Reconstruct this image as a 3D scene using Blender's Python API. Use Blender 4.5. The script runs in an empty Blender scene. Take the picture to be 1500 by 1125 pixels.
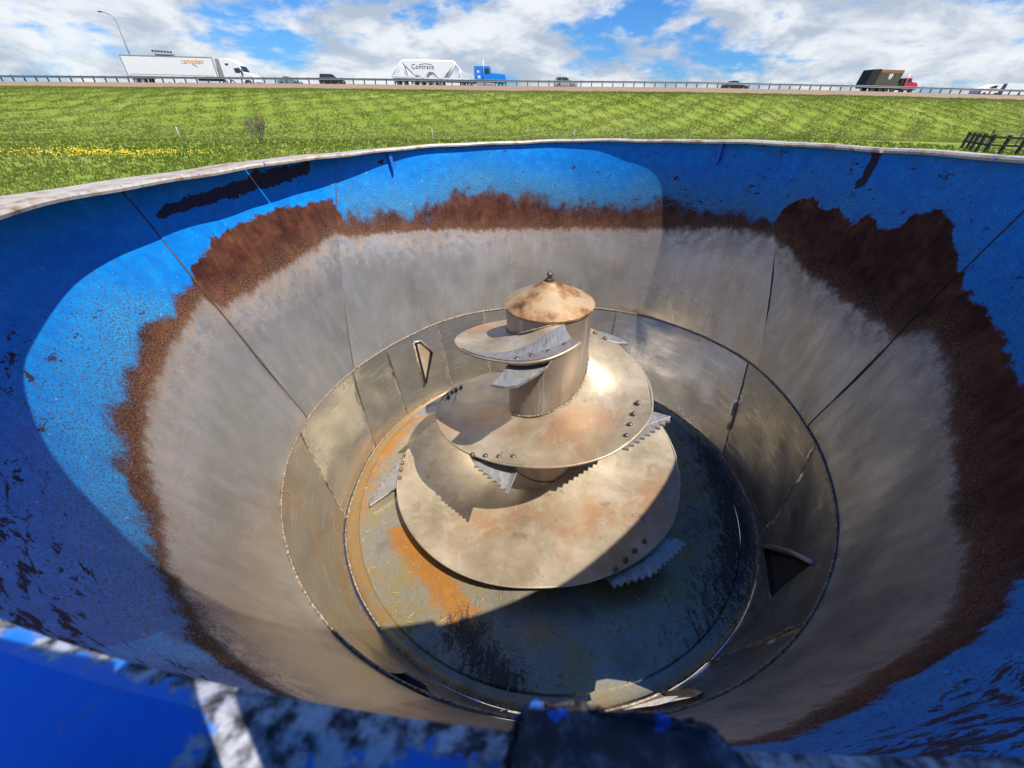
import bpy, bmesh, math, random
import numpy as np
from mathutils import Matrix, Vector
from mathutils.geometry import delaunay_2d_cdt
rad = math.radians
random.seed(7)
rng = np.random.default_rng(11)
scene = bpy.context.scene
C = scene.collection

# ------------------------------------------------------------------ camera, light, exposure
LEAN = rad(-2.44)                        # the machine leans a little on its patch of ground
TUB = Matrix.Rotation(LEAN, 4, 'Y')

def add_camera():
    pitch, yaw, roll = 0.6207, -0.0592, -0.0288
    F = Vector((math.sin(yaw)*math.cos(pitch), math.cos(yaw)*math.cos(pitch), -math.sin(pitch)))
    R = Vector((math.cos(yaw), -math.sin(yaw), 0.0)); U = R.cross(F)
    R2 = R*math.cos(roll)+U*math.sin(roll); U2 = -R*math.sin(roll)+U*math.cos(roll)
    m = Matrix((R2, U2, -F)).transposed().to_4x4(); m.translation = Vector((-0.0779, -1.5421, 1.7934))
    cd = bpy.data.cameras.new('camera'); cam = bpy.data.objects.new('camera', cd); C.objects.link(cam)
    cam.matrix_world = TUB @ m
    cd.sensor_width = 36; cd.lens = 36*561.67/1500; cd.clip_start = 0.01; cd.clip_end = 6000
    cd.dof.use_dof = True; cd.dof.focus_distance = 3.0; cd.dof.aperture_fstop = 9.0
    scene.camera = cam
add_camera()

SUN_AZ, SUN_EL = rad(129), rad(57.5)
SUN = (TUB.to_3x3() @ Vector((math.sin(SUN_AZ)*math.cos(SUN_EL), math.cos(SUN_AZ)*math.cos(SUN_EL), math.sin(SUN_EL)))).normalized()
sl = bpy.data.lights.new('sun', 'SUN'); sl.energy = 5.0; sl.angle = rad(0.53); sl.color = (1.0, 0.92, 0.80)
so = bpy.data.objects.new('sun', sl); C.objects.link(so); so.rotation_euler = SUN.to_track_quat('Z', 'Y').to_euler(); so.location = SUN*50

def add_world():
    w = bpy.data.worlds.new('World'); scene.world = w; w.use_nodes = True
    nt = w.node_tree; nt.nodes.clear(); L = nt.links.new
    def n(t, **k):
        x = nt.nodes.new(t)
        for a, b in k.items(): setattr(x, a, b)
        return x
    def mth(op, a, b=None, clamp=False):
        x = n('ShaderNodeMath', operation=op, use_clamp=clamp)
        for i, v in enumerate((a, b)):
            if v is None: continue
            if isinstance(v, (int, float)): x.inputs[i].default_value = v
            else: L(v, x.inputs[i])
        return x.outputs[0]
    sky = n('ShaderNodeTexSky', sky_type='NISHITA', sun_disc=False)
    sky.sun_elevation = math.asin(SUN.z); sky.sun_rotation = math.atan2(SUN.x, SUN.y)
    sky.air_density = 1.0; sky.dust_density = 0.6; sky.ozone_density = 2.5; sky.altitude = 200
    tc = n('ShaderNodeTexCoord'); sep = n('ShaderNodeSeparateXYZ'); L(tc.outputs['Generated'], sep.inputs[0])
    comb = n('ShaderNodeMapping'); L(tc.outputs['Generated'], comb.inputs[0]); comb.inputs['Scale'].default_value = (1, 1, 2.5)
    def noise(scale, detail, rough, dist, off):
        mp = n('ShaderNodeMapping'); mp.inputs['Location'].default_value = off
        mp.inputs['Rotation'].default_value = (0, rad(4), 0)
        L(comb.outputs[0], mp.inputs[0])
        x = n('ShaderNodeTexNoise'); x.inputs['Scale'].default_value = scale; x.inputs['Detail'].default_value = detail
        x.inputs['Roughness'].default_value = rough; x.inputs['Distortion'].default_value = dist
        L(mp.outputs[0], x.inputs['Vector']); return x.outputs['Fac']
    a = noise(4.6, 9, 0.58, 0.25, (3.1, 1.7, 0.4)); b = noise(13.0, 6, 0.6, 0.2, (8.3, 2.2, 0))
    dens = mth('ADD', mth('MULTIPLY', a, 0.75), mth('MULTIPLY', b, 0.25))
    cov = n('ShaderNodeMapRange', interpolation_type='SMOOTHSTEP'); L(dens, cov.inputs[0])
    # clouds pile up towards the horizon and thin out overhead
    hi = n('ShaderNodeMapRange', interpolation_type='SMOOTHSTEP'); L(sep.outputs[2], hi.inputs[0]); hi.inputs[1].default_value = 0.12; hi.inputs[2].default_value = 0.40
    hi.inputs[3].default_value = 0.0; hi.inputs[4].default_value = 0.30
    L(mth('ADD', hi.outputs[0], 0.395), cov.inputs[1]); L(mth('ADD', hi.outputs[0], 0.50), cov.inputs[2])
    shade = n('ShaderNodeMapRange', interpolation_type='SMOOTHSTEP'); L(noise(7.5, 7, 0.62, 0.3, (1.3, 5.9, 2.0)), shade.inputs[0])
    shade.inputs[1].default_value = 0.36; shade.inputs[2].default_value = 0.62
    cc = n('ShaderNodeMix', data_type='RGBA'); L(shade.outputs[0], cc.inputs[0])
    cc.inputs[6].default_value = (5.0, 5.8, 7.0, 1); cc.inputs[7].default_value = (9.5, 9.8, 10.1, 1)
    deep = n('ShaderNodeMix', data_type='RGBA', blend_type='MULTIPLY'); deep.inputs[0].default_value = 1.0
    L(sky.outputs[0], deep.inputs[6]); deep.inputs[7].default_value = (0.40, 0.88, 1.52, 1)
    mix = n('ShaderNodeMix', data_type='RGBA'); L(mth('MULTIPLY', cov.outputs[0], 0.95), mix.inputs[0])
    L(deep.outputs[2], mix.inputs[6]); L(cc.outputs[2], mix.inputs[7])
    bg = n('ShaderNodeBackground'); bg.inputs[1].default_value = 0.068; L(mix.outputs[2], bg.inputs[0])
    out = n('ShaderNodeOutputWorld'); L(bg.outputs[0], out.inputs[0])
add_world()
vs = scene.view_settings
vs.view_transform = 'Standard'; vs.look = 'None'; vs.exposure = 0.5; vs.gamma = 1.0; vs.use_curve_mapping = False
scene.cycles.use_denoising = True
scene.cycles.max_bounces = 3; scene.cycles.glossy_bounces = 2; scene.cycles.diffuse_bounces = 1
scene.cycles.sample_clamp_indirect = 6.0; scene.cycles.caustics_reflective = True; scene.cycles.blur_glossy = 0.5

# ------------------------------------------------------------------ material helper
class Mat:
    def __init__(s, name):
        s.m = bpy.data.materials.new(name); s.m.use_nodes = True; s.nt = s.m.node_tree
        s.p = s.nt.nodes['Principled BSDF']; s._tc = None
    def node(s, t, **k):
        x = s.nt.nodes.new(t)
        for a, b in k.items(): setattr(x, a, b)
        return x
    def put(s, v, sock):
        if isinstance(v, (int, float)): sock.default_value = (v, v, v, 1) if sock.type == 'RGBA' else v
        elif isinstance(v, tuple): sock.default_value = v if len(v) == 4 or sock.type == 'VECTOR' else (*v, 1)
        else: s.nt.links.new(v, sock)
    def math(s, op, a, b=None, clamp=False):
        x = s.node('ShaderNodeMath', operation=op, use_clamp=clamp); s.put(a, x.inputs[0])
        if b is not None: s.put(b, x.inputs[1])
        return x.outputs[0]
    def add(s, a, b): return s.math('ADD', a, b)
    def mul(s, a, b): return s.math('MULTIPLY', a, b)
    def coord(s, kind='Object'):
        if s._tc is None: s._tc = s.node('ShaderNodeTexCoord')
        return s._tc.outputs[kind]
    def attr(s, name, out='Fac'):
        x = s.node('ShaderNodeAttribute', attribute_name=name); return x.outputs[out]
    def mapping(s, vec, scale=(1, 1, 1), loc=(0, 0, 0)):
        x = s.node('ShaderNodeMapping'); s.put(vec, x.inputs[0]); x.inputs['Scale'].default_value = scale; x.inputs['Location'].default_value = loc
        return x.outputs[0]
    def noise(s, scale, vec=None, detail=5, rough=0.6, dist=0.0, stretch=None, loc=(0, 0, 0)):
        vec = s.coord() if vec is None else vec
        if stretch or any(loc): vec = s.mapping(vec, stretch or (1, 1, 1), loc)
        x = s.node('ShaderNodeTexNoise'); s.put(vec, x.inputs['Vector']); x.inputs['Scale'].default_value = scale
        x.inputs['Detail'].default_value = detail; x.inputs['Roughness'].default_value = rough; x.inputs['Distortion'].default_value = dist
        return x.outputs['Fac']
    def sm(s, v, lo, hi, a=0.0, b=1.0):
        x = s.node('ShaderNodeMapRange', interpolation_type='SMOOTHSTEP'); s.put(v, x.inputs[0])
        s.put(lo, x.inputs[1]); s.put(hi, x.inputs[2]); s.put(a, x.inputs[3]); s.put(b, x.inputs[4]); return x.outputs[0]
    def mix(s, f, a, b, mode='MIX'):
        x = s.node('ShaderNodeMix', data_type='RGBA', blend_type=mode); s.put(f, x.inputs[0]); s.put(a, x.inputs[6]); s.put(b, x.inputs[7]); return x.outputs[2]
    def ramp(s, v, stops):
        x = s.node('ShaderNodeValToRGB'); s.put(v, x.inputs[0]); e = x.color_ramp.elements
        while len(e) < len(stops): e.new(0.5)
        for k, (pos, col) in zip(e, stops): k.position = pos; k.color = (*col, 1)
        return x.outputs[0]
    def bump(s, h, strength, dist=0.01):
        x = s.node('ShaderNodeBump'); x.inputs['Strength'].default_value = strength; x.inputs['Distance'].default_value = dist; s.put(h, x.inputs['Height'])
        s.nt.links.new(x.outputs[0], s.p.inputs['Normal'])
    def done(s, col, rough=0.6, metal=0.0, spec=None):
        s.put(col, s.p.inputs['Base Color']); s.put(rough, s.p.inputs['Roughness']); s.put(metal, s.p.inputs['Metallic'])
        if spec is not None: s.p.inputs['Specular IOR Level'].default_value = spec
        return s.m

def plain(name, col, rough=0.5, metal=0.0, var=0.15, scale=6.0):
    m = Mat(name); n = m.noise(scale, detail=4)
    d = tuple(c*(1-var) for c in col); l = tuple(min(1, c*(1+var)) for c in col)
    return m.done(m.mix(n, d, l), rough, metal)

# ------------------------------------------------------------------ mesh helpers
def link(name, me, mat=None, parent=None, smooth=False):
    o = bpy.data.objects.new(name, me); C.objects.link(o)
    if mat and not me.materials: me.materials.append(mat)
    if smooth: me.polygons.foreach_set('use_smooth', [True]*len(me.polygons))
    if parent: o.parent = parent
    return o
def mesh(name, v, f, mat=None, parent=None, smooth=False):
    me = bpy.data.meshes.new(name); me.from_pydata([tuple(map(float, q)) for q in v], [], f); me.update()
    return link(name, me, mat, parent, smooth)
def empty(name, loc=(0, 0, 0), rot=(0, 0, 0)):
    o = bpy.data.objects.new(name, None); C.objects.link(o); o.location = loc; o.rotation_euler = rot; o.empty_display_size = 0.2; return o
def tag(o, label, cat, group=None):
    o['label'] = label; o['category'] = cat
    if group: o['group'] = group
    return o
def from_bm(name, bm, mat, parent=None, smooth=False):
    bmesh.ops.recalc_face_normals(bm, faces=bm.faces)
    me = bpy.data.meshes.new(name); bm.to_mesh(me); bm.free(); return link(name, me, mat, parent, smooth)
def box(name, lo, hi, mat, parent=None, bevel=0.0):
    bm = bmesh.new(); bmesh.ops.create_cube(bm, size=1)
    for v in bm.verts: v.co = Vector([lo[i]+(hi[i]-lo[i])*(v.co[i]+0.5) for i in range(3)])
    if bevel: bmesh.ops.bevel(bm, geom=bm.edges[:], offset=bevel, segments=2, affect='EDGES')
    return from_bm(name, bm, mat, parent)
def prism(name, pts, y0, y1, mat, parent=None, bevel=0.0, seg=2):
    bm = bmesh.new(); vs_ = [bm.verts.new((x, y0, z)) for x, z in pts]; f = bm.faces.new(vs_)
    r = bmesh.ops.extrude_face_region(bm, geom=[f])
    for v in r['geom']:
        if isinstance(v, bmesh.types.BMVert): v.co.y = y1
    if bevel: bmesh.ops.bevel(bm, geom=bm.edges[:], offset=bevel, segments=seg, affect='EDGES')
    return from_bm(name, bm, mat, parent)
def slab(name, pts, th, mat, parent=None, bevel=0.0):
    """flat polygon given by 3D top points, with thickness downwards"""
    bm = bmesh.new(); f = bm.faces.new([bm.verts.new(q) for q in pts])
    r = bmesh.ops.extrude_face_region(bm, geom=[f])
    for v in r['geom']:
        if isinstance(v, bmesh.types.BMVert): v.co.z -= th
    if bevel: bmesh.ops.bevel(bm, geom=bm.edges[:], offset=bevel, segments=1, affect='EDGES')
    return from_bm(name, bm, mat, parent)
def tube(name, pts, r, mat, parent=None, n=8, closed=False, smooth=True):
    pts = [Vector(q) for q in pts]; N = len(pts); v = []; f = []
    rr = r if hasattr(r, '__len__') else [r]*N
    for i, q in enumerate(pts):
        a = pts[(i-1) % N] if closed or i > 0 else q; b = pts[(i+1) % N] if closed or i < N-1 else q
        t = (b-a).normalized(); ref = Vector((0, 0, 1)) if abs(t.z) < 0.9 else Vector((1, 0, 0))
        s = t.cross(ref).normalized(); u = s.cross(t)
        for k in range(n):
            an = 2*math.pi*k/n; v.append(q+(s*math.cos(an)+u*math.sin(an))*rr[i])
    M = N if closed else N-1
    for i in range(M):
        for k in range(n):
            j = (i+1) % N; f.append((i*n+k, i*n+(k+1) % n, j*n+(k+1) % n, j*n+k))
    if not closed: f.append(tuple(range(n))[::-1]); f.append(tuple((N-1)*n+k for k in range(n)))
    return mesh(name, v, f, mat, parent, smooth)
def lathe(name, prof, mat, parent=None, n=48, axis='z', loc=(0, 0, 0), smooth=True):
    v = []; f = []
    for r, h in prof:
        for k in range(n):
            a = 2*math.pi*k/n; c, s = r*math.cos(a), r*math.sin(a)
            v.append((c, s, h) if axis == 'z' else (c, h, s))
    for i in range(len(prof)-1):
        for k in range(n): f.append((i*n+k, i*n+(k+1) % n, (i+1)*n+(k+1) % n, (i+1)*n+k))
    o = mesh(name, v, f, mat, parent, smooth); o.location = loc; return o
def setattr_f(me, name, vals):
    a = me.attributes.new(name, 'FLOAT', 'POINT'); a.data.foreach_set('value', np.asarray(vals, np.float32))
def setattr_v(me, name, vals):
    a = me.attributes.new(name, 'FLOAT_VECTOR', 'POINT'); a.data.foreach_set('vector', np.asarray(vals, np.float32).ravel())
def shade_auto(o, deg=35):
    me = o.data; me.polygons.foreach_set('use_smooth', [True]*len(me.polygons))
    bm = bmesh.new(); bm.from_mesh(me)
    for e in bm.edges: e.smooth = len(e.link_faces) == 2 and e.calc_face_angle(0) < rad(deg)
    bm.to_mesh(me); bm.free()

# ------------------------------------------------------------------ the tub's shape: radius against azimuth (0 = far, 90 = right)
Z1, Z2 = 0.5305, 1.6224
TOP = [(-180,1.507),(-168,1.509),(-159,1.495),(-150,1.475),(-128,1.482),(-112,1.46),(-104,1.425),(-96,1.382),(-86,1.335),(-74,1.30),(-59,1.31),(-42,1.375),(-25,1.41),(0,1.424),(20,1.41),(35,1.403),(44,1.40),(56,1.420),(66,1.432),(74,1.45),(80,1.46),(92,1.50),(120,1.51),(150,1.51)]
WELD = [(-180,1.255),(-153,1.26),(-140,1.255),(-125,1.245),(-106,1.235),(-90,1.222),(-72,1.205),(-59,1.207),(-46,1.225),(-37,1.255),(-25,1.275),(-12,1.27),(10,1.30),(35,1.338),(44,1.33),(56,1.33),(68,1.32),(83,1.275),(95,1.247),(110,1.235),(134,1.242),(160,1.257)]
FLOOR = [(-180,1.115),(-140,1.11),(-112,1.118),(-95,1.098),(-79,1.10),(-30,1.105),(30,1.10),(63,1.10),(80,1.125),(110,1.13),(140,1.117)]
LIP = [(-180,.03),(-165,.07),(-150,.155),(-140,.173),(-104,.165),(-75,.135),(-60,.12),(-50,.085),(-38,.035),(0,.022),(30,.03),(44,.045),(58,.048),(72,.025),(150,.03)]
GA = np.arange(-180, 181, 1.0)
def periodic(tab, k=13):
    t = np.array(tab, float); t = t[np.argsort(t[:, 0])]; a = np.r_[t[:, 0]-360, t[:, 0], t[:, 0]+360]; v = np.tile(t[:, 1], 3)
    y = np.interp(np.arange(-220, 221, 1.0), a, v)
    if k > 1:
        w = np.hanning(k); w /= w.sum(); y = np.convolve(y, w, 'same')
    return y[40:-40]
def lookup(arr): return lambda a: np.interp((np.asarray(a, float)+180) % 360-180, GA, arr)
_top, _lip = periodic(TOP), periodic(LIP)
r_lip, r_top, r_weld, r_floor = lookup(_top), lookup(_top+_lip), lookup(periodic(WELD)), lookup(periodic(FLOOR))
def r_wall(a, z):
    a = np.asarray(a, float); z = np.asarray(z, float)
    up = r_weld(a)+(r_top(a)-r_weld(a))*(z-Z1)/(Z2-Z1); lo = r_floor(a)+(r_weld(a)-r_floor(a))*z/Z1
    return np.where(z >= Z1, up, lo)
def cyl(a, r, z):
    a = np.radians(a); return np.stack([r*np.sin(a), r*np.cos(a), z+0*a], -1)
def buckle(a, z):
    """gentle oil-canning of the sheet metal, a few millimetres"""
    a = np.radians(a)
    return 0.0030*np.sin(5*a+3*z+0.6)+0.0024*np.sin(11*a-7*z+1.9)+0.0016*np.sin(17*a+13*z)+0.0010*np.sin(31*a+5*z+2.0)+0.0022*np.sin(6.5*z+2*a)

# edge of the blue paint and edge of the rust above the scoured steel: height against azimuth
BLUE = [(-161,1.12),(-148.7,1.054),(-142.5,1.03),(-132.4,1.038),(-129.3,1.065),(-120.6,1.123),(-111.8,1.157),(-106.2,1.211),(-102.6,1.214),(-98.5,1.241),(-94.6,1.255),(-93.9,1.30),(-91.8,1.318),(-87.1,1.38),(-81,1.40),(-72.7,1.432),(-64.6,1.413),(-57.9,1.419),(-57.4,1.31),(-46.3,1.304),(-34.9,1.266),(-26.4,1.323),(-14.6,1.335),(-6.9,1.292),(7,1.23),(20.6,1.22),(29,1.28),(35.5,1.278),(38.4,1.253),(48.3,1.267),(59.4,1.264),(60.4,1.26),(61,1.354),(63,1.385),(66,1.405),(69.3,1.352),(71,1.396),(75.4,1.329),(76.9,1.394),(80.2,1.342),(83,1.367),(83.6,1.425),(86.4,1.445),(89.5,1.41),(92.5,1.346),(98,1.258),(102.8,1.235),(108.5,1.207),(114.9,1.165),(130,1.13),(147.8,1.113),(154.2,1.12),(159,1.097),(160.8,1.085),(165.7,1.108),(170.3,1.156),(180,1.15)]
STEEL = [(-161,1.064),(-149.5,1.0),(-145,.989),(-134.3,.965),(-128.1,.99),(-123.2,1.026),(-116.4,1.064),(-109.7,1.092),(-102.5,1.131),(-95,1.19),(-93.8,1.124),(-86.4,1.132),(-74.6,1.168),(-60.8,1.24),(-57.9,1.206),(-40.2,1.153),(-19.6,1.094),(1.2,1.076),(21.3,1.09),(35.3,1.122),(47.9,1.178),(60.6,1.201),(64.5,1.17),(71.5,1.08),(78.9,1.059),(84.7,1.034),(93.1,1.03),(95.8,1.02),(98,1.067),(99.8,1.091),(109.4,1.032),(115.6,.968),(122.8,.941),(131.3,.897),(138.6,.961),(144.2,.984),(148.7,1.009),(153.6,1.005),(157.8,.996),(164.4,1.024),(171.1,1.108),(180,1.09)]
def raw(tab):
    t = np.array(tab, float); a = np.r_[t[:, 0]-360, t[:, 0], t[:, 0]+360]; v = np.tile(t[:, 1], 3)
    return lambda q: np.interp((np.asarray(q, float)+180) % 360-180, a, v)
z_blue, z_steel = raw(BLUE), raw(STEEL)
fuzz = raw([(-180,.25),(-150,.35),(-125,.6),(-100,.3),(-93,.12),(-60,.12),(-56,.9),(0,1.0),(36,.8),(58,.5),(62,.05),(100,.08),(140,.2)])
chips = raw([(-180,1.0),(-150,1.0),(-128,.7),(-108,.28),(-90,.12),(-55,.2),(0,.35),(40,.5),(75,.45),(100,.4),(135,.85),(165,1.0)])
fade = raw([(-180,.55),(-135,.7),(-105,.75),(-94,.25),(-60,.12),(-55,.75),(0,.95),(36,.8),(60,.7),(75,.55),(100,.5),(140,.5)])

# ------------------------------------------------------------------ materials of the machine
def wall_material():
    m = Mat('tub_wall'); sv = m.attr('sheet', 'Vector'); b = m.attr('above_paint'); s = m.attr('above_steel')
    fz = m.attr('fuzz'); ch = m.attr('chips'); fd = m.attr('fade'); st = m.attr('stain')
    big = m.noise(5.0, sv, 4, 0.6); med = m.noise(22, sv, 5, 0.68, 0.4); fine = m.noise(150, sv, 3, 0.75)
    speck = m.noise(330, sv, 2, 0.6, stretch=(1, .6, 1)); streak = m.noise(38, sv, 4, 0.65, stretch=(1, .12, 1))
    fin = m.add(fine, -0.5)
    jag = m.add(m.mul(m.add(big, -0.5), 0.07), m.mul(m.add(med, -0.5), 0.075))
    bb = m.add(m.add(b, jag), m.mul(m.add(m.mul(fin, .42), m.mul(m.add(m.noise(9, sv, 5, .62, .5, stretch=(1, .7, 1)), -.5), .30)), fz))
    wide = m.mul(fz, 0.03)
    blue_m = m.sm(bb, m.add(m.mul(wide, -1), -0.003), m.add(wide, 0.003))
    ss = m.add(m.add(s, m.mul(m.add(streak, -0.5), 0.05)), m.add(m.mul(m.add(med, -0.5), 0.07), m.mul(fin, 0.085)))
    rust_m = m.sm(ss, -0.025, 0.025)
    # rust film and specks running down onto the steel
    film = m.mul(m.sm(s, -0.22, 0.02), m.sm(m.add(m.mul(med, .5), m.mul(fine, .5)), 0.40, 0.60))
    steel = m.mix(m.noise(3.2, sv, 5, 0.65), (.38, .355, .315), (.70, .69, .67))
    steel = m.mix(1.0, steel, m.attr('tone', 'Color'), 'MULTIPLY')
    steel = m.mix(m.mul(m.sm(m.noise(14, sv, 4, .6, stretch=(1, .35, 1)), .42, .66), 0.40), steel, (.72, .71, .69))
    scr = m.noise(70, sv, 3, .6, 1.2, stretch=(.10, 1, 1)); steel = m.mix(m.mul(m.sm(scr, .60, .72), 0.25), steel, (.82, .80, .76))
    steel = m.mix(m.mul(m.sm(speck, 0.60, 0.70), 0.55), steel, (.13, .10, .07))
    steel = m.mix(m.mul(film, 0.70), steel, (.30, .17, .08))
    rv = m.add(m.add(m.mul(med, .35), m.mul(streak, .25)), m.mul(m.noise(8, sv, 5, .6, .6), .40))
    rust = m.ramp(rv, [(0.34, (.016, .006, .006)), (0.46, (.052, .016, .010)), (0.56, (.100, .034, .018)), (0.68, (.17, .070, .030))])
    near_steel = m.sm(s, .15, -.01)
    rust = m.mix(m.mul(m.mul(m.sm(fine, 0.44, 0.62), near_steel), 0.8), rust, (.25, .15, .085))
    blue = m.mix(big, (.000, .12, .47), (.001, .23, .72))
    blue = m.mix(m.mul(m.sm(med, 0.35, 0.75), 0.45), blue, (.002, .36, .84))
    # chalky, rust-pitted paint towards the worn edge
    wz = m.add(m.mul(fd, m.sm(b, 0.40, -0.02)), m.mul(m.add(big, -.5), .5))
    blue = m.mix(m.mul(m.sm(wz, .25, .85), .55), blue, m.mix(med, (.016, .27, .50), (.06, .42, .68)))
    pit = m.sm(m.add(m.add(fine, m.mul(wz, .16)), m.mul(ch, .03)), 0.60, 0.68)
    blue = m.mix(m.mul(pit, 0.80), blue, m.mix(speck, (.030, .020, .020), (.13, .075, .05)))
    lost = m.add(m.add(m.mul(m.noise(30, sv, 6, 0.74, 0.6, stretch=(.6, 1.3, 1)), 1.0), m.mul(m.add(big, -0.5), 0.30)), m.mul(ch, 0.225))
    chip = m.sm(lost, 0.725, 0.735)
    chip = m.math('MAXIMUM', chip, m.sm(m.add(st, m.mul(m.add(med, -0.5), 1.5)), 0.44, 0.48))
    blue = m.mix(m.mul(chip, 0.94), blue, m.mix(med, (.018, .009, .009), (.055, .024, .017)))
    blue = m.mix(m.sm(m.noise(170, sv, 2, 0.5, stretch=(1, .3, 1)), 0.735, 0.76), blue, (.55, .66, .74))
    col = m.mix(rust_m, steel, rust); col = m.mix(blue_m, col, blue)
    metal = m.mul(m.mul(m.math('SUBTRACT', 1.0, rust_m), m.math('SUBTRACT', 1.0, blue_m)), m.math('SUBTRACT', 0.76, m.mul(film, 0.5)))
    r_st = m.add(m.add(0.17, m.mul(m.noise(6, sv, 3, 0.6), 0.26)), m.mul(film, 0.25))
    r1 = m.mix(rust_m, r_st, 0.82); rough = m.mix(blue_m, r1, m.add(0.42, m.mul(chip, 0.4)))
    h = m.add(m.mul(m.noise(5, sv, 2, 0.5), 1.0), m.add(m.mul(m.noise(150, sv, 2, .6), 0.04), m.mul(m.noise(22, sv, 2, .6), .03)))
    m.bump(h, 0.34, 0.02)
    return m.done(col, rough, metal, .2)
M_WALL = wall_material()

def liner_material():
    m = Mat('liner_steel'); sv = m.attr('sheet', 'Vector'); 
    big = m.noise(3.0, sv, 4, 0.6); sc = m.noise(40, sv, 4, 0.65, stretch=(.12, 1, 1)); st = m.noise(60, sv, 3, 0.6, stretch=(1, .08, 1))
    c = m.mix(big, (.42, .385, .32), (.66, .63, .565)); c = m.mix(1.0, c, m.attr('tone', 'Color'), 'MULTIPLY'); c = m.mix(m.mul(m.sm(sc, .52, .7), .6), c, (.80, .76, .68))
    drip = m.mul(m.sm(st, .58, .74), m.sm(m.noise(5, sv, 4, .6), .4, .7)); c = m.mix(m.mul(drip, .6), c, (.30, .17, .07))
    c = m.mix(m.mul(m.sm(m.noise(150, sv, 2, .6), .64, .74), .5), c, (.13, .09, .06))
    m.bump(m.add(m.mul(m.noise(5, sv, 3, .5), .9), m.mul(sc, .06)), 0.30, 0.02)
    return m.done(c, m.add(.14, m.mul(big, .24)), .84)
M_LINER = liner_material()

def auger_material():
    m = Mat('dusty_auger_steel'); n1 = m.noise(5, detail=6); n2 = m.noise(2.2, detail=3, loc=(3, 1, 7)); n3 = m.noise(120, detail=3)
    c = m.ramp(n1, [(.28, (.31, .245, .160)), (.5, (.45, .37, .255)), (.72, (.60, .51, .385))])
    c = m.mix(m.mul(m.sm(n2, .50, .68), .65), c, (.46, .23, .105))
    c = m.mix(m.mul(m.sm(m.noise(14, detail=5, loc=(1, 9, 4)), .62, .70), .5), c, (.19, .14, .11)); wl = m.noise(9, detail=4, loc=(2, 4, 8), dist=1.5); c = m.mix(m.mul(m.sm(wl, .50, .66), .30), c, (.62, .55, .45))
    c = m.mix(m.mul(m.sm(n3, .60, .70), .45), c, (.17, .125, .09))
    c = m.mix(m.mul(m.sm(m.noise(30, detail=4, stretch=(1, .15, 1)), .55, .8), .35), c, (.66, .61, .55))
    m.bump(m.add(m.mul(n1, .4), m.mul(n3, .15)), .25, .01)
    return m.done(c, m.add(.30, m.mul(n1, .25)), m.add(.24, m.mul(m.noise(3, detail=3, loc=(5, 5, 0)), .36)))
M_AUG = auger_material()
def hub_material():
    m = Mat('hub_steel'); st = m.noise(30, detail=5, stretch=(1, 1, .10)); n = m.noise(6, detail=5)
    c = m.mix(n, (.20, .155, .115), (.44, .38, .31)); c = m.mix(m.mul(m.sm(st, .5, .72), .7), c, (.36, .17, .07)); c = m.mix(m.mul(m.sm(st, .3, .42, 1, 0), .6), c, (.50, .48, .45))
    return m.done(c, .42, .45)
M_HUB = hub_material()
def cap_material():
    m = Mat('rusty_cap'); n = m.noise(7, detail=6, rough=.65); 
    c = m.ramp(n, [(.30, (.36, .29, .21)), (.46, (.42, .30, .165)), (.54, (.34, .19, .085)), (.62, (.16, .075, .035)), (.70, (.06, .03, .02))])
    m.bump(n, .3, .01); return m.done(c, .6, .15)
M_CAP = cap_material()
def knife_material():
    m = Mat('knife_steel'); n = m.noise(25, detail=5); g = m.noise(60, detail=3, stretch=(1, .2, 1))
    c = m.mix(n, (.27, .265, .25), (.50, .49, .46)); c = m.mix(m.mul(m.sm(n, .54, .66), .7), c, (.22, .155, .10)); c = m.mix(m.mul(m.sm(g, .5, .7), .4), c, (.66, .66, .65))
    return m.done(c, .40, .55)
M_KNIFE = knife_material()
M_BOLT = plain('bolt_steel', (.16, .13, .11), .5, .7, .3, 80)
def floor_material():
    m = Mat('tub_floor'); r = m.attr('rust'); cr = m.attr('crumb_and_shade'); rg = m.attr('ring')
    n1 = m.noise(4, detail=6, rough=.62); n2 = m.noise(26, detail=6, rough=.7); n3 = m.noise(130, detail=3); n4 = m.noise(55, detail=3, stretch=(1, .3, 1))
    c = m.ramp(n1, [(.32, (.195, .175, .125)), (.47, (.30, .285, .235)), (.62, (.34, .265, .13))])
    c = m.mix(m.mul(m.sm(n3, .56, .68), .5), c, (.10, .085, .05))
    orange = m.mix(n2, (.28, .10, .014), (.56, .25, .035))
    c = m.mix(m.mul(m.sm(m.add(r, m.mul(m.add(m.add(m.mul(n2, .6), m.mul(n3, .4)), -.5), 2.6)), .22, .80), .95), c, orange)
    c = m.mix(m.mul(m.sm(m.add(rg, m.mul(m.add(n2, -.5), 2.6)), .35, .95), .85), c, m.mix(n1, (.22, .125, .045), (.46, .27, .08)))
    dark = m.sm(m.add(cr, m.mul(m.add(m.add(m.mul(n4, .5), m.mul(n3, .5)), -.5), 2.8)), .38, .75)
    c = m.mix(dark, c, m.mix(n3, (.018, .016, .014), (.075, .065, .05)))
    m.bump(m.add(m.mul(n3, .5), m.mul(n2, .35)), .35, .006)
    rough = m.add(m.add(.14, m.mul(n2, .25)), m.mul(m.math('MAXIMUM', dark, r), .25))
    return m.done(c, rough, m.math('SUBTRACT', .42, m.mul(dark, .36)))
M_FLOOR = floor_material()
def rim_material():
    m = Mat('worn_rim'); n = m.noise(14, detail=6, rough=.7); n2 = m.noise(60, detail=4)
    c = m.ramp(n, [(.30, (.34, .30, .25)), (.46, (.54, .50, .44)), (.58, (.40, .31, .22)), (.70, (.14, .075, .045))])
    c = m.mix(m.sm(n2, .62, .7), c, (.02, .19, .55)); return m.done(c, .55, .25)
M_RIM = rim_material()
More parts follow.
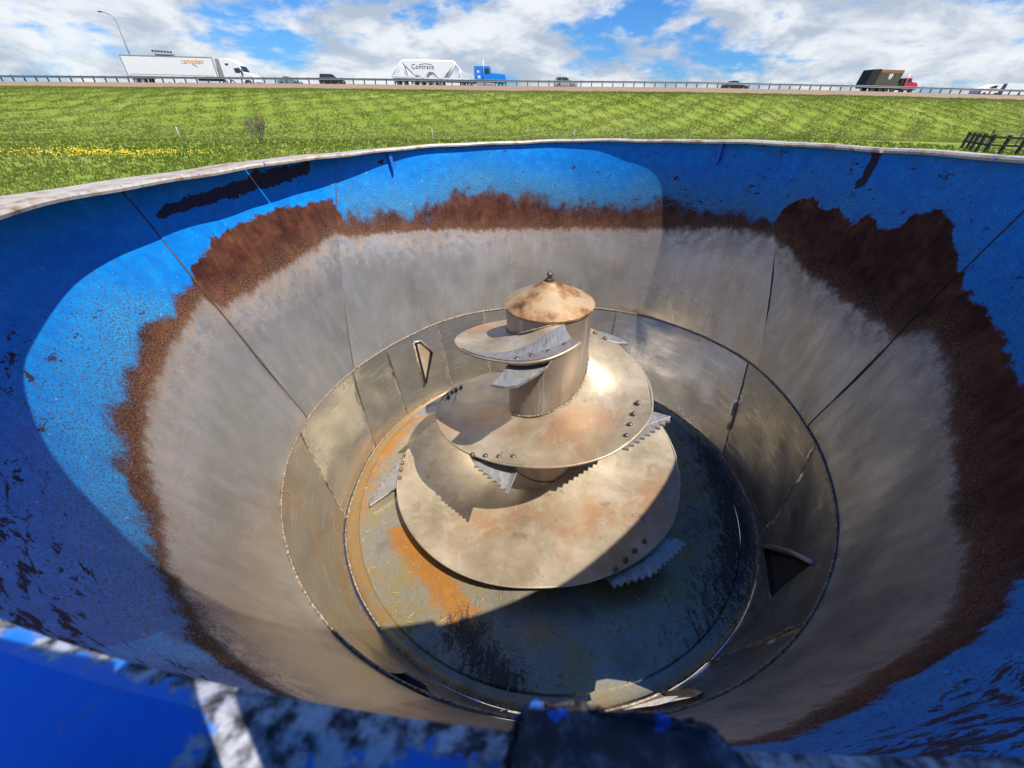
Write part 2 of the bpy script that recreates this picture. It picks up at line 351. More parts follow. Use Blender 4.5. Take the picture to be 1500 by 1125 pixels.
def flange_material():
    m = Mat('chipped_blue_flange'); n = m.noise(58, detail=6, rough=.68, dist=.4); n2 = m.noise(120, detail=4, rough=.6); e = m.attr('edge')
    x = m.add(m.add(m.mul(n, .7), m.mul(n2, .25)), m.mul(e, .38)); chip = m.sm(x, .70, .73)
    bare = m.mix(m.sm(n2, .35, .65), (.03, .028, .035), (.50, .52, .58)); halo = m.sm(x, .60, .72)
    c = m.mix(m.add(m.mul(n, .6), m.mul(n2, .4)), (.002, .13, .60), (.010, .27, .92)); c = m.mix(m.mul(halo, .45), c, (.10, .20, .42)); c = m.mix(chip, c, bare)
    m.bump(chip, -.25, .001); return m.done(c, m.add(.35, m.mul(chip, .4)), m.mul(chip, .3))
M_FLANGE = flange_material()
def bracket_material():
    m = Mat('scabby_dark_bracket'); n = m.noise(80, detail=6, rough=.72, loc=(4, 2, 1)); n2 = m.noise(260, detail=3)
    c = m.ramp(n, [(.34, (.016, .014, .022)), (.50, (.045, .038, .048)), (.60, (.13, .125, .15)), (.70, (.26, .26, .29))]); c = m.mix(m.sm(m.noise(75, detail=5, loc=(9, 9, 3)), .60, .63), c, (.005, .13, .60))
    m.bump(m.add(n, m.mul(n2, .4)), .6, .003); return m.done(c, .75, .1)
M_BRACKET = bracket_material()
def bead_material():
    m = Mat('weld_bead'); n = m.noise(90, detail=4); c = m.ramp(n, [(.35, (.08, .05, .03)), (.5, (.28, .21, .14)), (.65, (.50, .42, .32))]); return m.done(c, .7, .2)
M_BEAD = bead_material()
def seam_material():
    m = Mat('dark_seam'); n = m.noise(40, detail=4); return m.done(m.mix(n, (.03, .02, .016), (.17, .12, .08)), .7, .2)
M_SEAM = seam_material()
M_DARK = plain('pocket_shade_black', (.012, .012, .014), .8, 0, .3)  # flat black stands in for the shade inside the shallow pockets
M_OUT = plain('outer_blue_paint', (.006, .11, .48), .4, 0, .25, 3)

# ------------------------------------------------------------------ the tub
def build_tub():
    t = empty('mixer_tub', (0, 0, 0), (0, LEAN, 0))
    tag(t, 'open blue and rusty steel feed mixer tub with scoured metal walls filling the foreground', 'feed mixer')
    stain_line = np.array([(-92.5,1.500),(-90,1.512),(-84,1.52),(-78.7,1.53),(-72.8,1.545),(-66,1.56),(-60.5,1.578)])
    def seam(bot, top): return lambda z: bot+(top-bot)*(z-Z1)/(Z2-Z1)
    seams = [seam(-165, -165), seam(-94.2, -94.2), seam(-72.6, -53.6), seam(72.6, 55.2), seam(95.3, 96.4), seam(195, 195)]
    NV = 56
    for k in range(5):
        s0, s1 = seams[k], seams[k+1]; zs = np.linspace(Z1, Z2, NV); n = int(abs(s1(1.1)-s0(1.1))/0.9)+2
        u = np.linspace(0, 1, n); A = np.array([s0(z)+(s1(z)-s0(z))*u for z in zs]); Zg = np.repeat(zs[:, None], n, 1)
        lap = -.004*(k % 2); fold = lap+0.0035*(1-np.abs(2*u-1)**3)[None, :]*(1 if k % 2 else -1)
        Rg = r_wall(A, Zg)+buckle(A, Zg)*np.clip((Z2-Zg)/.1, 0, 1)*np.clip((Zg-Z1)/.05, 0, 1)+fold*np.clip((Z2-Zg)/.05, 0, 1)
        V = cyl(A.ravel(), Rg.ravel(), Zg.ravel())
        F = [(i*n+j, (i+1)*n+j, (i+1)*n+j+1, i*n+j+1) for i in range(NV-1) for j in range(n-1)]
        o = mesh('wall_panel', V, F, M_WALL, t, True); me = o.data
        a = A.ravel(); z = Zg.ravel(); aw = (a+180) % 360-180
        setattr_v(me, 'sheet', np.c_[np.radians(a)*1.38, z, 0*a+k*3.7])
        tn = (1.0, .94, 1.04, .90, .80)[k]; setattr_v(me, 'tone', np.tile((tn, tn*.99, tn*.97), (len(a), 1)))
        setattr_f(me, 'above_paint', z-z_blue(a)); setattr_f(me, 'above_steel', z-z_steel(a))
        setattr_f(me, 'fuzz', fuzz(a)); setattr_f(me, 'chips', chips(a)*np.clip((z-1.05)/.25, .25, 1)); setattr_f(me, 'fade', fade(a))
        zl = np.interp(aw, stain_line[:, 0], stain_line[:, 1], left=9, right=9); w = np.interp(aw, [-93, -84, -70, -60], [.012, .022, .03, .022])
        st = np.clip(1-np.abs(z-zl)/(w*2), 0, 1)
        st = np.maximum(st, np.clip(1-np.abs(aw-73)/1.2, 0, 1)*np.clip((z-1.44)/.04, 0, 1)*1.1)       # rust run below the notch in the rim
        st = np.maximum(st, np.clip(1-np.hypot((aw+43)*.024, z-1.56)/.035, 0, 1)*.85)
        st = np.maximum(st, np.clip((z-1.585)/.03, 0, 1)*.42)
        setattr_f(me, 'stain', st)
    # seams between the wall panels: a raised bead in a dark joint
    for sf, lo in ((seams[1], Z1), (seams[2], Z1), (seams[3], Z1), (seams[4], Z1)):
        zz = np.linspace(lo+.004, Z2-.03, 40); aa = np.array([sf(z) for z in zz])
        pts = cyl(aa, r_wall(aa, zz)-.001, zz)
        tube('panel_seam', pts, [.0022+.0022*random.random() for _ in zz], M_SEAM, t, 6)
    # upper and lower weld beads
    aa = np.arange(-180, 180, 1.0); rr = [.0032+.0016*random.random() for _ in aa]
    tube('weld_ring', cyl(aa, r_weld(aa)-.007, 0*aa+Z1), rr, M_BEAD, t, 6, True)
    # liner plates of the lower band
    holes = {'a': [(-48.6,.470),(-46.0,.462),(-42.6,.345),(-48.4,.150),(-50.0,.140)],
             'b': [(113.2,.055),(128.0,.430),(131.2,.200)],
             'c': [(-157.5,.500),(-156.2,.31),(-160.0,.30),(-163.0,.44),(-161,.49)],
             'd': [(157.6,.012),(158.0,.29),(159.8,.425),(161.4,.447),(164.0,.345),(165.2,.330),(166.7,.240),(169,.225),(172.5,.20),(172.5,.012)]}
    lse = [(-98.9,-107),(-73.4,-79.5),(-59,-60.6),(-37.8,-38.6),(-20.5,-21.2),(26,26.5),(69.3,81),(101.2,111),(143,146),(188,188),(214,214),(261.1,253)]
    for k in range(len(lse)-1):
        (t0, b0), (t1, b1) = lse[k], lse[k+1]; off = .003+.003*(k % 2)
        zt = Z1-.006
        def edge(f, z): return f[1]+(f[0]-f[1])*z/Z1
        def to2(a, z): return (a*.0215, z)
        loop = []
        na = max(3, int(abs(t1-t0)/1.5)); nz = 14; g = .10 
        for i in range(na): loop.append((b0+g+(b1-b0-2*g)*i/na, .002))
        for i in range(nz): z = .002+(zt-.002)*i/nz; loop.append((edge((t1, b1), z)-g, z))
        for i in range(na): loop.append((edge((t1, b1), zt)-g-(t1-t0-2*g)*i/na, zt))
        for i in range(nz): z = zt-(zt-.002)*i/nz; loop.append((edge((t0, b0), z)+g, z))
        pts = [to2(*q) for q in loop]; edges = [(i, (i+1) % len(loop)) for i in range(len(loop))]
        hole = None
        for h in holes.values():
            c = sum(q[0] for q in h)/len(h)
            for sh in (0, 360):
                if min(t0, b0) < c+sh < max(t1, b1): hole = [(q[0]+sh, q[1]) for q in h]
        if hole:
            n0 = len(pts); dense = []
            for i, q in enumerate(hole):
                w = hole[(i+1) % len(hole)]
                for j in range(4): dense.append((q[0]+(w[0]-q[0])*j/4, q[1]+(w[1]-q[1])*j/4))
            pts += [to2(*q) for q in dense]; edges += [(n0+i, n0+(i+1) % len(dense)) for i in range(len(dense))]
        for i in range(1, na):
            for j in range(1, nz):
                z = .002+(zt-.002)*j/nz; a0, a1 = edge((t0, b0), z), edge((t1, b1), z); pts.append(to2(a0+(a1-a0)*i/na, z))
        v2, e2, f2, *_ = delaunay_2d_cdt([Vector(q) for q in pts], edges, [], 0, 1e-5)
        def inside(q, poly):
            c = False
            for i in range(len(poly)):
                (x1, y1), (x2, y2) = poly[i], poly[(i+1) % len(poly)]
                if (y1 > q[1]) != (y2 > q[1]) and q[0] < (x2-x1)*(q[1]-y1)/(y2-y1)+x1: c = not c
            return c
        P0 = [to2(*q) for q in loop]; PH = [to2(*q) for q in hole] if hole else None
        F = []
        for f in f2:
            c = sum((v2[i] for i in f), Vector((0, 0)))/len(f)
            if inside(c, P0) and not (PH and inside(c, PH)): F.append(tuple(f))
        av = np.array([q.x/.0215 for q in v2]); zv = np.array([q.y for q in v2])
        bulge = .0035*np.sin((av-t0)/(t1-t0)*math.pi)*np.sin(zv/Z1*math.pi)
        V = cyl(av, r_wall(av, zv)-off-bulge+buckle(av*1.3, zv*2.2)*.9*np.sin(np.clip(zv/Z1, 0, 1)*math.pi), zv)
        o = mesh('liner_plate', V, F, M_LINER, t, True)
        bm = bmesh.new(); bm.from_mesh(o.data); bmesh.ops.recalc_face_normals(bm, faces=bm.faces); bm.to_mesh(o.data); bm.free()
        setattr_v(o.data, 'sheet', np.c_[av*.0215, zv, 0*av+k*2.3]); tn = (1.12, .98, 1.04, .92, 1.0, 1.0, .72, .86, .8, .9, .95)[k]; setattr_v(o.data, 'tone', np.tile((tn, tn*.99, tn*.97), (len(av), 1)))
        zz = np.linspace(.004, zt, 14); ea = np.array([edge((t1, b1), z) for z in zz])
        if k < 9 or k == 10: tube('liner_seam', cyl(ea, r_wall(ea, zz)-.006, zz), [.0018+.002*random.random() for _ in zz], M_BEAD if random.random() < .6 else M_SEAM, t, 6)
    # pockets behind the counter-knife slots
    for key in 'abc':
        h = holes[key]; n = len(h); V = []; 
        for d in (-.004, .019): V += [cyl(np.array([a]), r_wall(a, z)+d, np.array([z]))[0] for a, z in h]
        F = [(i, (i+1) % n, n+(i+1) % n, n+i) for i in range(n)]+[tuple(range(n, 2*n))]
        pk = mesh('knife_slot', V, F, M_DARK, t)
        if key == 'a':
            q = [(-47.4,.448),(-45.8,.44),(-43.4,.355),(-48.2,.185)]
            V = []; 
            for d in (-.006, .006): V += [cyl(np.array([a]), r_wall(a, z)+d+.008, np.array([z]))[0] for a, z in q]
            F = [(0, 1, 2, 3), (7, 6, 5, 4)]+[(i, i+4, (i+1) % 4+4, (i+1) % 4) for i in range(4)]
            mesh('counter_knife', V, F, M_AUG, pk)
            tp = [(-48.4,.472),(-46.0,.466),(-42.5,.35)]
            tube('slot_rim', [cyl(np.array([a]), r_wall(a, z)-.008, np.array([z]))[0] for a, z in tp], .008, M_KNIFE, pk, 6)
            tube('slot_rim', [cyl(np.array([a]), r_wall(a, z)-.008, np.array([z]))[0] for a, z in ((-48.7,.472),(-50.2,.14))], .006, M_BEAD, pk, 6)
        if key == 'b':
            q = [(113.0,.050),(117,.168),(121,.272),(128.3,.437)]
            tube('slot_rim', [cyl(np.array([a]), r_wall(a, z)-.016, np.array([z]))[0] for a, z in q], .011, M_KNIFE, pk, 6)
    # discharge door: sliding plate track behind the opening
    h = holes['d']; n = len(h); V = []
    for d in (-.013, .004): V += [cyl(np.array([a]), r_wall(a, z)+d, np.array([z]))[0] for a, z in h]
    mesh('discharge_opening', V, [(i, (i+1) % n, n+(i+1) % n, n+i) for i in range(n)], M_SEAM, t)
    # floor: raised disc inside a rusty ring
    na = 240; rs = [0.0, .2, .4, .55, .65, .72, .78, .83, .88, .92, .96, .99, 1.02, 1.045]
    aa = np.linspace(-180, 180, na, endpoint=False)
    def polar(rings): 
        V = []; 
        for f in rings: V.append(f)
        return np.concatenate(V)
    V = polar([cyl(aa, 0*aa+r, .012+0*aa) for r in rs[1:]]+[cyl(aa, 0*aa+1.052, .006+0*aa), cyl(aa, 0*aa+1.056, 0*aa-.004)])
    nr = len(rs)+1; F = [(i*na+j, i*na+(j+1) % na, (i+1)*na+(j+1) % na, (i+1)*na+j) for i in range(nr-1) for j in range(na)]; F.append(tuple(range(na))[::-1])
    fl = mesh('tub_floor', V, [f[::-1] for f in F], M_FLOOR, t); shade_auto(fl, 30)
    def segd(P, pts):
        d = np.full(len(P), 9.0)
        for a, b in zip(pts[:-1], pts[1:]):
            a, b = np.array(a), np.array(b); tt = np.clip(((P-a)@(b-a))/((b-a)@(b-a)), 0, 1); d = np.minimum(d, np.hypot(*(P-a-tt[:, None]*(b-a)).T))
        return d
    P = V[:, :2]; rr = np.hypot(P[:, 0], P[:, 1]); az = np.degrees(np.arctan2(P[:, 0], P[:, 1]))
    lf = np.clip(1-np.abs(((az+75+180) % 360)-180)/75, 0, 1)
    setattr_f(fl.data, 'rust', np.maximum(np.clip(1-segd(P, [(-.75,-.40),(-.688,-.46),(-.513,-.629),(-.356,-.815)])/.12, 0, 1)*1.05, np.clip((rr-.90)/.14, 0, 1)*lf*.80*(az > -110)*(az < -15)))
    setattr_f(fl.data, 'crumb_and_shade', np.maximum(np.clip(1-segd(P, [(-.36,-.84),(-.284,-.927),(-.167,-1.035)])/.17, 0, 1)*.9, np.clip((rr-.90)/.14, 0, 1)*np.clip(1.1-np.abs(((az-100+180) % 360)-180)/48, 0, 1)*.8)+.34*np.clip((rr-.45)/.3, 0, 1)*np.clip(1.5-np.abs(((az-112+180) % 360)-180)/52, 0, 1))  # crumb streak and grit; right side also has shade painted into its colour
    setattr_f(fl.data, 'ring', 0*rr)
    na2 = 240; prof = [(-.075, .004, 0), (-.040, .004, .3), (-.018, .010, .8), (-.004, .028, 1)]
    V = np.concatenate([cyl(aa, r_floor(aa)+d, 0*aa+z) for d, z, _ in prof])
    F = [(i*na+j, (i+1)*na+j, (i+1)*na+(j+1) % na, i*na+(j+1) % na) for i in range(len(prof)-1) for j in range(na)]
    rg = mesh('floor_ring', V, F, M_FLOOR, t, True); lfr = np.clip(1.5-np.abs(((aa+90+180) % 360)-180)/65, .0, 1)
    setattr_f(rg.data, 'ring', np.concatenate([lfr*.95 for _ in prof])); setattr_f(rg.data, 'rust', np.concatenate([lfr*w*.45 for *_, w in prof]))
    setattr_f(rg.data, 'crumb_and_shade', np.concatenate([np.clip(1.2-np.abs(((aa-100+180) % 360)-180)/48, 0, .8)+.15*w*0 for *_, w in prof]))
    tube('floor_weld', cyl(aa, r_floor(aa)-.006, 0*aa+.027), [.0035+.002*random.random() for _ in aa], M_BEAD, t, 5, True)
    # rim: rolled lip in four lengths with open joints
    for a0, a1 in ((-164, -74.6), (-74.2, -20), (-20, 73.6), (74.1, 164)):
        a = np.arange(a0, a1, 1.0); a = np.r_[a, a1]; ri, ro = r_lip(a), r_top(a)+.028
        wav = .002*np.sin(np.radians(a)*9)+.0015*np.sin(np.radians(a)*23+1)
        sec = [(ri, -.010), (ri-.002, -.002), (ri+.004, .005), (ro-.006, .006), (ro, 0.0), (ro+.002, -.022), (r_top(a)+.004, -.024), (r_top(a)+.003, -.013)]
        V = np.concatenate([cyl(a, r, Z2+z+wav) for r, z in sec]); n = len(a); K = len(sec)
        F = [(i*n+j, ((i+1) % K)*n+j, ((i+1) % K)*n+j+1, i*n+j+1) for i in range(K) for j in range(n-1)]
        F += [tuple(i*n for i in range(K)), tuple(i*n+n-1 for i in range(K))[::-1]]
        mesh('rim_lip', V, F, M_RIM, t)
    # near rim: wide blue flange under the lens
    a = np.arange(164, 196.01, .5); K = 12; V = []; E = []
    for i in range(K):
        u = i/(K-1); V.append(cyl(a, r_lip(a)+.0+.045*u, Z2+.004*min(1, u*6)+0*a)); E.append(np.full(len(a), max(0, 1-u*3.5)*.62)+np.clip((188.0-a)/4, 0, 1)*.47+.42*np.exp(-((a-188.9)/.35)**2-((u-.50)/.13)**2)+.75*np.exp(-((a-186.3)/.8)**2)+.09)
    V.append(cyl(a, r_lip(a)+.046, Z2-.03+0*a)); E.append(0*a); V.append(cyl(a, r_lip(a)+.002, Z2-.03+0*a)); E.append(0*a+.6); K += 2; n = len(a)
    F = [(i*n+j, ((i+1) % K)*n+j, ((i+1) % K)*n+j+1, i*n+j+1) for i in range(K) for j in range(n-1)]
    fo = mesh('rim_flange', np.concatenate(V), F, M_FLANGE, t); setattr_f(fo.data, 'edge', np.concatenate(E))
    # unseen plates added along that flange to shade it, gapped for sun patches
    for a0, a1, hh in ((166.0, 184.15, .145), (185.0, 186.05, .142), (186.25, 188.6, .140)):
        aa2 = np.linspace(a0, a1, 16); V = []
        for d, z in ((.0475, -.03), (.0475, hh), (.0535, hh), (.0535, -.03)): V.append(cyl(aa2, r_lip(aa2)+d, Z2+z+0*aa2))
        n = 16; F = [(i*n+j, ((i+1) % 4)*n+j, ((i+1) % 4)*n+j+1, i*n+j+1) for i in range(4) for j in range(n-1)]+[tuple(i*n for i in range(4)), tuple(i*n+n-1 for i in range(4))[::-1]]
        mesh('added_shade_plate', np.concatenate(V), F, M_OUT, t)
    # scabby bracket bent over the near rim
    def bp(x, y, z): return (x, y, Z2+z)
    bm = bmesh.new(); top = [(-.083,-1.560),(-.085,-1.515),(-.083,-1.506),(-.078,-1.499),(-.072,-1.5005),(-.062,-1.4990),(-.055,-1.5015),(-.044,-1.5005),(-.033,-1.503),(-.024,-1.502),(-.018,-1.506),(-.0125,-1.514),(-.007,-1.535),(-.004,-1.560)]
    f = bm.faces.new([bm.verts.new(bp(x, y, .014)) for x, y in top]); r = bmesh.ops.extrude_face_region(bm, geom=[f])
    for v in r['geom']:
        if isinstance(v, bmesh.types.BMVert): v.co.z -= .009
    bmesh.ops.bevel(bm, geom=bm.edges[:], offset=.002, segments=2, affect='EDGES')
    bmesh.ops.subdivide_edges(bm, edges=bm.edges[:], cuts=2, use_grid_fill=True)
    for v in bm.verts: v.co += Vector((random.gauss(0, .0005), random.gauss(0, .0005), random.gauss(0, .0005)))
    from_bm('rim_bracket', bm, M_BRACKET, t, True)
    # gusset tabs hanging from the far rim
    for a in (-41, 43.6):
        q = [(a-.45, Z2-.012), (a+.45, Z2-.012), (a+.45, Z2-.10), (a-.15, Z2-.115)]; V = []
        for d in (-.004, -.026): V += [cyl(np.array([x]), r_wall(x, z)+d, np.array([z]))[0] for x, z in q]
        mesh('gusset_tab', V, [(3, 2, 1, 0), (4, 5, 6, 7)]+[(i, (i+1) % 4, (i+1) % 4+4, i+4) for i in range(4)], M_OUT, t)
    # outside skin and feet down to the ground
    aa = np.linspace(-180, 180, 121); zs = [(-.02, 0), (.0, 0), (Z1, 0), (Z2-.026, 0)]; n = 121
    V = np.concatenate([cyl(aa, r_wall(aa, max(z, 0))+.022, 0*aa+z) for z, _ in zs]); F = []
    for i in range(3):
        for j in range(n-1):
            am = (aa[j]+aa[j+1])/2 % 360
            if i == 1 and 157 < am < 174: continue
            F.append((i*n+j, i*n+j+1, (i+1)*n+j+1, (i+1)*n+j))
    mesh('outer_shell', V, F, M_OUT, t, True)
    for a in (20, 75, 125, 205, 255, 310):
        q = cyl(np.array([a]), .95, np.array([0.0]))[0]; zb = -.83-(-q[0]*math.sin(LEAN))/1.0
        box('support_leg', (q[0]-.07, q[1]-.07, -.86+q[0]*math.tan(LEAN)), (q[0]+.07, q[1]+.07, -.012), M_OUT, t, .008)
    return t
build_tub()

# ------------------------------------------------------------------ the auger
ZO = np.array([(165,1.12),(184,1.10),(210,1.06),(233,1.03),(255,.99),(275,.945),(295,.90),(325,.86),(380,.835),(435,.81),(465,.78),(486,.745),(515,.70),(553,.64),(577,.60),(600,.57),(622,.54),(638,.515),(665,.46),(686,.43),(740,.36),(790,.30),(825,.25),(848,.21),(868,.18),(880,.18),(903,.16),(925,.138),(956,.108),(982,.078),(1003,.052),(1026,.034)])
RO = np.array([(165,.36),(184,.43),(195,.435),(212,.42),(233,.42),(255,.415),(275,.41),(295,.42),(325,.42),(380,.405),(435,.40),(465,.47),(486,.52),(515,.53),(553,.50),(577,.50),(600,.53),(622,.56),(638,.58),(665,.58),(686,.58),(740,.63),(790,.69),(825,.71),(848,.735),(868,.72),(880,.72),(903,.722),(925,.755),(956,.798),(982,.842),(1003,.875),(1026,.86)])
ZI = np.array([(165,1.115),(185,1.10),(212,1.06),(238,1.02),(300,.965),(380,.94),(430,.915),(455,.85),(480,.765),(512,.70),(532,.67),(573,.61),(601,.57),(686,.45),(825,.27),(915,.14),(1003,.05),(1026,.035)])
def smooth_tab(tab, th, k=21):
    g = np.arange(tab[0, 0]-40, tab[-1, 0]+41, 1.0); y = np.interp(g, tab[:, 0], tab[:, 1])
    y[g < tab[0, 0]] = tab[0, 1]+(g[g < tab[0, 0]]-tab[0, 0])*(tab[1, 1]-tab[0, 1])/(tab[1, 0]-tab[0, 0])
    y[g > tab[-1, 0]] = tab[-1, 1]+(g[g > tab[-1, 0]]-tab[-1, 0])*(tab[-1, 1]-tab[-2, 1])/(tab[-1, 0]-tab[-2, 0])
    w = np.hanning(k); w /= w.sum(); return np.interp(th, g, np.convolve(y, w, 'same'))
def build_auger():
    t = empty('mixing_auger', (0, 0, 0), (0, LEAN, 0))
    tag(t, 'dusty steel spiral auger with bolted serrated knives standing in the middle of the tub', 'auger')
    RH = .185
    lathe('hub', [(.30, .013), (.30, .05), (.24, .09), (RH+.02, .14), (RH, .18), (RH, 1.115)], M_HUB, t, 72)
    cap = lathe('hub_cap', [(RH-.01, 1.108), (RH+.006, 1.112), (RH+.008, 1.122), (RH+.002, 1.128), (.10, 1.172), (.035, 1.206), (.03, 1.212), (.001, 1.214)], M_CAP, t, 72)
    shade_auto(cap, 40)
    nut = lathe('lifting_nut', [(.019, 1.208), (.019, 1.224), (.010, 1.226), (.010, 1.236), (.0125, 1.238), (.0125, 1.246), (.007, 1.252), (.0005, 1.253)], M_BOLT, cap, 6, smooth=False)
    tube('hub_weld', [tuple(q) for q in cyl(np.arange(0, 360, 6.0), RH+.004, np.full(60, .185))], .003, M_BEAD, t, 6, True)
    th = np.arange(164, 1026.1, 3.0); NR = 11
    zo, ro, zi = smooth_tab(ZO, th), smooth_tab(RO, th), smooth_tab(ZI, th)
    V = []; n = len(th); T = .013
    for side in (0, 1):
        for i in range(NR):
            u = i/(NR-1); r = (RH-.006)+(ro-RH+.006)*u
            sag = -.030*np.sin(math.pi*u); z = zi+(zo-zi)*u**1.3+sag+.004*np.sin(th*.11+u*3)
            V.append(cyl(th, r, z-side*T))
    V = np.concatenate(V); F = []
    for i in range(NR-1):
        for j in range(n-1):
            a = i*n+j; F.append((a, a+1, a+n+1, a+n)); b = a+NR*n; F.append((b, b+n, b+n+1, b+1))
    for j in range(n-1):
        a = (NR-1)*n+j; F.append((a, a+1, a+1+NR*n, a+NR*n))
    for j in (0, n-1):
        for i in range(NR-1): a = i*n+j; F.append((a, a+n, a+n+NR*n, a+NR*n))
    fl = mesh('flight', V, F, M_AUG, t); bm = bmesh.new(); bm.from_mesh(fl.data); bmesh.ops.recalc_face_normals(bm, faces=bm.faces); bm.to_mesh(fl.data); bm.free(); shade_auto(fl, 40)
    # bright worn strip along the outer edge
    wj = np.where((th > 395) & (th < 680))[0]; tube('edge_bead', [tuple(q) for q in cyl(th, ro+.001, zo-.004)], .0055, M_AUG, t, 6)
    hj = np.arange(400, 605, 4.0); tube('flight_weld', [tuple(q) for q in cyl(hj, RH+.004, smooth_tab(ZI, hj)+.004)], [.0035+.002*random.random() for _ in hj], M_BEAD, t, 6)
    hj = np.arange(170, 300, 4.0); tube('flight_weld', [tuple(q) for q in cyl(hj, RH+.003, smooth_tab(ZI, hj)+.003)], [.003+.002*random.random() for _ in hj], M_BEAD, t, 6)
    def ser(p0, p1, k, d):
        p0, p1 = Vector(p0), Vector(p1); dr = (p1-p0); nn = Vector((-dr.y, dr.x, 0)).normalized()*d; out = []
        for i in range(k):
            out.append(p0+dr*(i/k)); out.append(p0+dr*((i+.55)/k)+nn)
        return [tuple(q) for q in out]
    bolt_me = None
    def bolt(x, y, z, parent):
        nonlocal bolt_me
        if bolt_me is None:
            o = lathe('bolt', [(.0115, -.004), (.0115, .004), (.0075, .0095), (.0005, .011)], M_BOLT, parent, 10); bolt_me = o.data; o.location = (x, y, z); return o
        o = bpy.data.objects.new('bolt', bolt_me); C.objects.link(o); o.parent = parent; o.location = (x, y, z); return o
    def knife(pts, bolts, zb):
        k = slab('knife', pts, .011, M_KNIFE, t, .0)
        for x, y in bolts: bolt(x, y, zb(x, y), k)
        return k
    def fz(turn):
        def f(x, y):
            a = math.degrees(math.atan2(x, y)) % 360; th_ = a+360*turn
            u = (math.hypot(x, y)-RH)/(float(smooth_tab(RO, np.array([th_]))[0])-RH)
            return float(smooth_tab(ZI, np.array([th_]))[0])*(1-u**1.3)+float(smooth_tab(ZO, np.array([th_]))[0])*u**1.3-.030*math.sin(math.pi*min(1, u))+.003
        return f
    # polished end plate of the top turn and the curved knife under it
    knife([(-.212,-.479,1.030),(-.165,-.492,1.03),(-.124,-.490,1.035),(-.070,-.455,1.045),(-.023,-.410,1.058),(.019,-.332,1.072),(-.06,-.30,1.070),(-.150,-.34,1.050),(-.175,-.41,1.035)],
          [(-.126,-.387),(-.074,-.368),(-.013,-.349),(.047,-.319)], fz(0))
    a = np.arange(165.5, 240, 3.0); ui = np.interp(a, [165, 185, 212, 240], [.06, .16, .55, .97]); zt = smooth_tab(ZO, a); rt_ = smooth_tab(RO, a); zi_ = smooth_tab(ZI, a); V = []
    for q in (0.0, .5, 1.0):
        u = 1.003+(ui-1.003)*q; V.append(cyl(a, RH+(rt_-RH)*u, zi_+(zt-zi_)*u**1.3+.006-.030*np.sin(math.pi*np.minimum(1, u))))
    n2 = len(a)
    V2 = np.concatenate(V); V2 = np.concatenate([V2, V2-np.array([0, 0, .004])]); F = [(i*n2+j, (i+1)*n2+j, (i+1)*n2+j+1, i*n2+j+1) for i in range(2) for j in range(n2-1)]
    F += [(j, j+1, 3*n2+j+1, 3*n2+j) for j in range(n2-1)]+[(2*n2+j, 5*n2+j, 5*n2+j+1, 2*n2+j+1) for j in range(n2-1)]
    mesh('wear_plate', V2, F, M_KNIFE, t)
    knife([(.246,.309,.822),(.29,.305,.820),(.329,.286,.818),(.38,.245,.815),(.421,.191,.812),(.354,.184,.815),(.282,.205,.83)], [(.256,.254),(.303,.21)], fz(1))
    knife([(.36,-.19,.700),(.427,-.213,.708),(.520,-.266,.715)]+ser((.515,-.272,.713), (.292,-.435,.690), 9, .016)+[(.292,-.435,.690),(.27,-.36,.685)], [(.388,-.216),(.361,-.272),(.335,-.33),(.309,-.392)], fz(1))
    knife([(-.357,-.337,.560),(-.14,-.390,.585),(-.132,-.469,.580),(-.167,-.554,.545)]+ser((-.175,-.548,.545), (-.335,-.415,.570), 8, -.015), [(-.323,-.397),(-.266,-.408),(-.208,-.415),(-.148,-.421)], fz(1))
    knife([(-.500,.06,.500),(-.562,.022,.497),(-.697,-.016,.485),(-.672,.035,.487),(-.639,.083,.49),(-.554,.197,.485),(-.50,.17,.492)], [(-.539,.145),(-.528,.19),(-.511,.23),(-.489,.271)], fz(1))
    knife([(-.80,.12,.042),(-.80,-.12,.060),(-.846,-.149,.064),(-.950,-.262,.058)]+ser((-.957,-.245,.058), (-.875,.10,.044), 9, .012), [(-.853,.09),(-.845,.028),(-.838,-.025),(-.829,-.087)], lambda x, y: .082)
    knife([(.46,-.47,.165),(.515,-.486,.168),(.60,-.49,.170),(.635,-.507,.168)]+ser((.632,-.512,.168), (.455,-.646,.155), 8, .012)+ser((.455,-.646,.155), (.264,-.701,.140), 6, .016)+[(.252,-.661,.140),(.32,-.58,.150)], [(.29,-.65),(.341,-.605),(.389,-.562),(.44,-.521)], fz(2))
    return t
build_auger()

def build_scraps():
    """chopped straw and feed crumbs lying on the tub floor"""
    v = []; f = []
    for _ in range(420):
        a = random.uniform(0, 2*math.pi); r = 1.045*math.sqrt(random.uniform(.25, 1)) if random.random() < .75 else random.uniform(.98, 1.045)
        c = Vector((r*math.sin(a), r*math.cos(a), .0135)); an = random.uniform(0, 3.14); L = random.uniform(.004, .016); w = random.uniform(.0012, .003)
        d = Vector((math.cos(an), math.sin(an), 0))*L; e = Vector((-math.sin(an), math.cos(an), 0))*w; i = len(v); h = Vector((0, 0, w*1.6)); t = Vector((0, 0, random.uniform(0, .004)))
        v += [c-d-e, c+d-e+t, c+d+e+t, c-d+e, c-d+h, c+d+h+t]; f += [(i, i+1, i+5, i+4), (i+3, i+4, i+5, i+2), (i, i+4, i+3), (i+1, i+2, i+5)]
    o = mesh('feed_scraps', v, f, plain('chopped_straw', (.36, .28, .14), .9, 0, .6, 30)); o.rotation_euler.y = LEAN; o['kind'] = 'stuff'; o['label'] = 'loose straw and feed crumbs on the tub floor'
build_scraps()

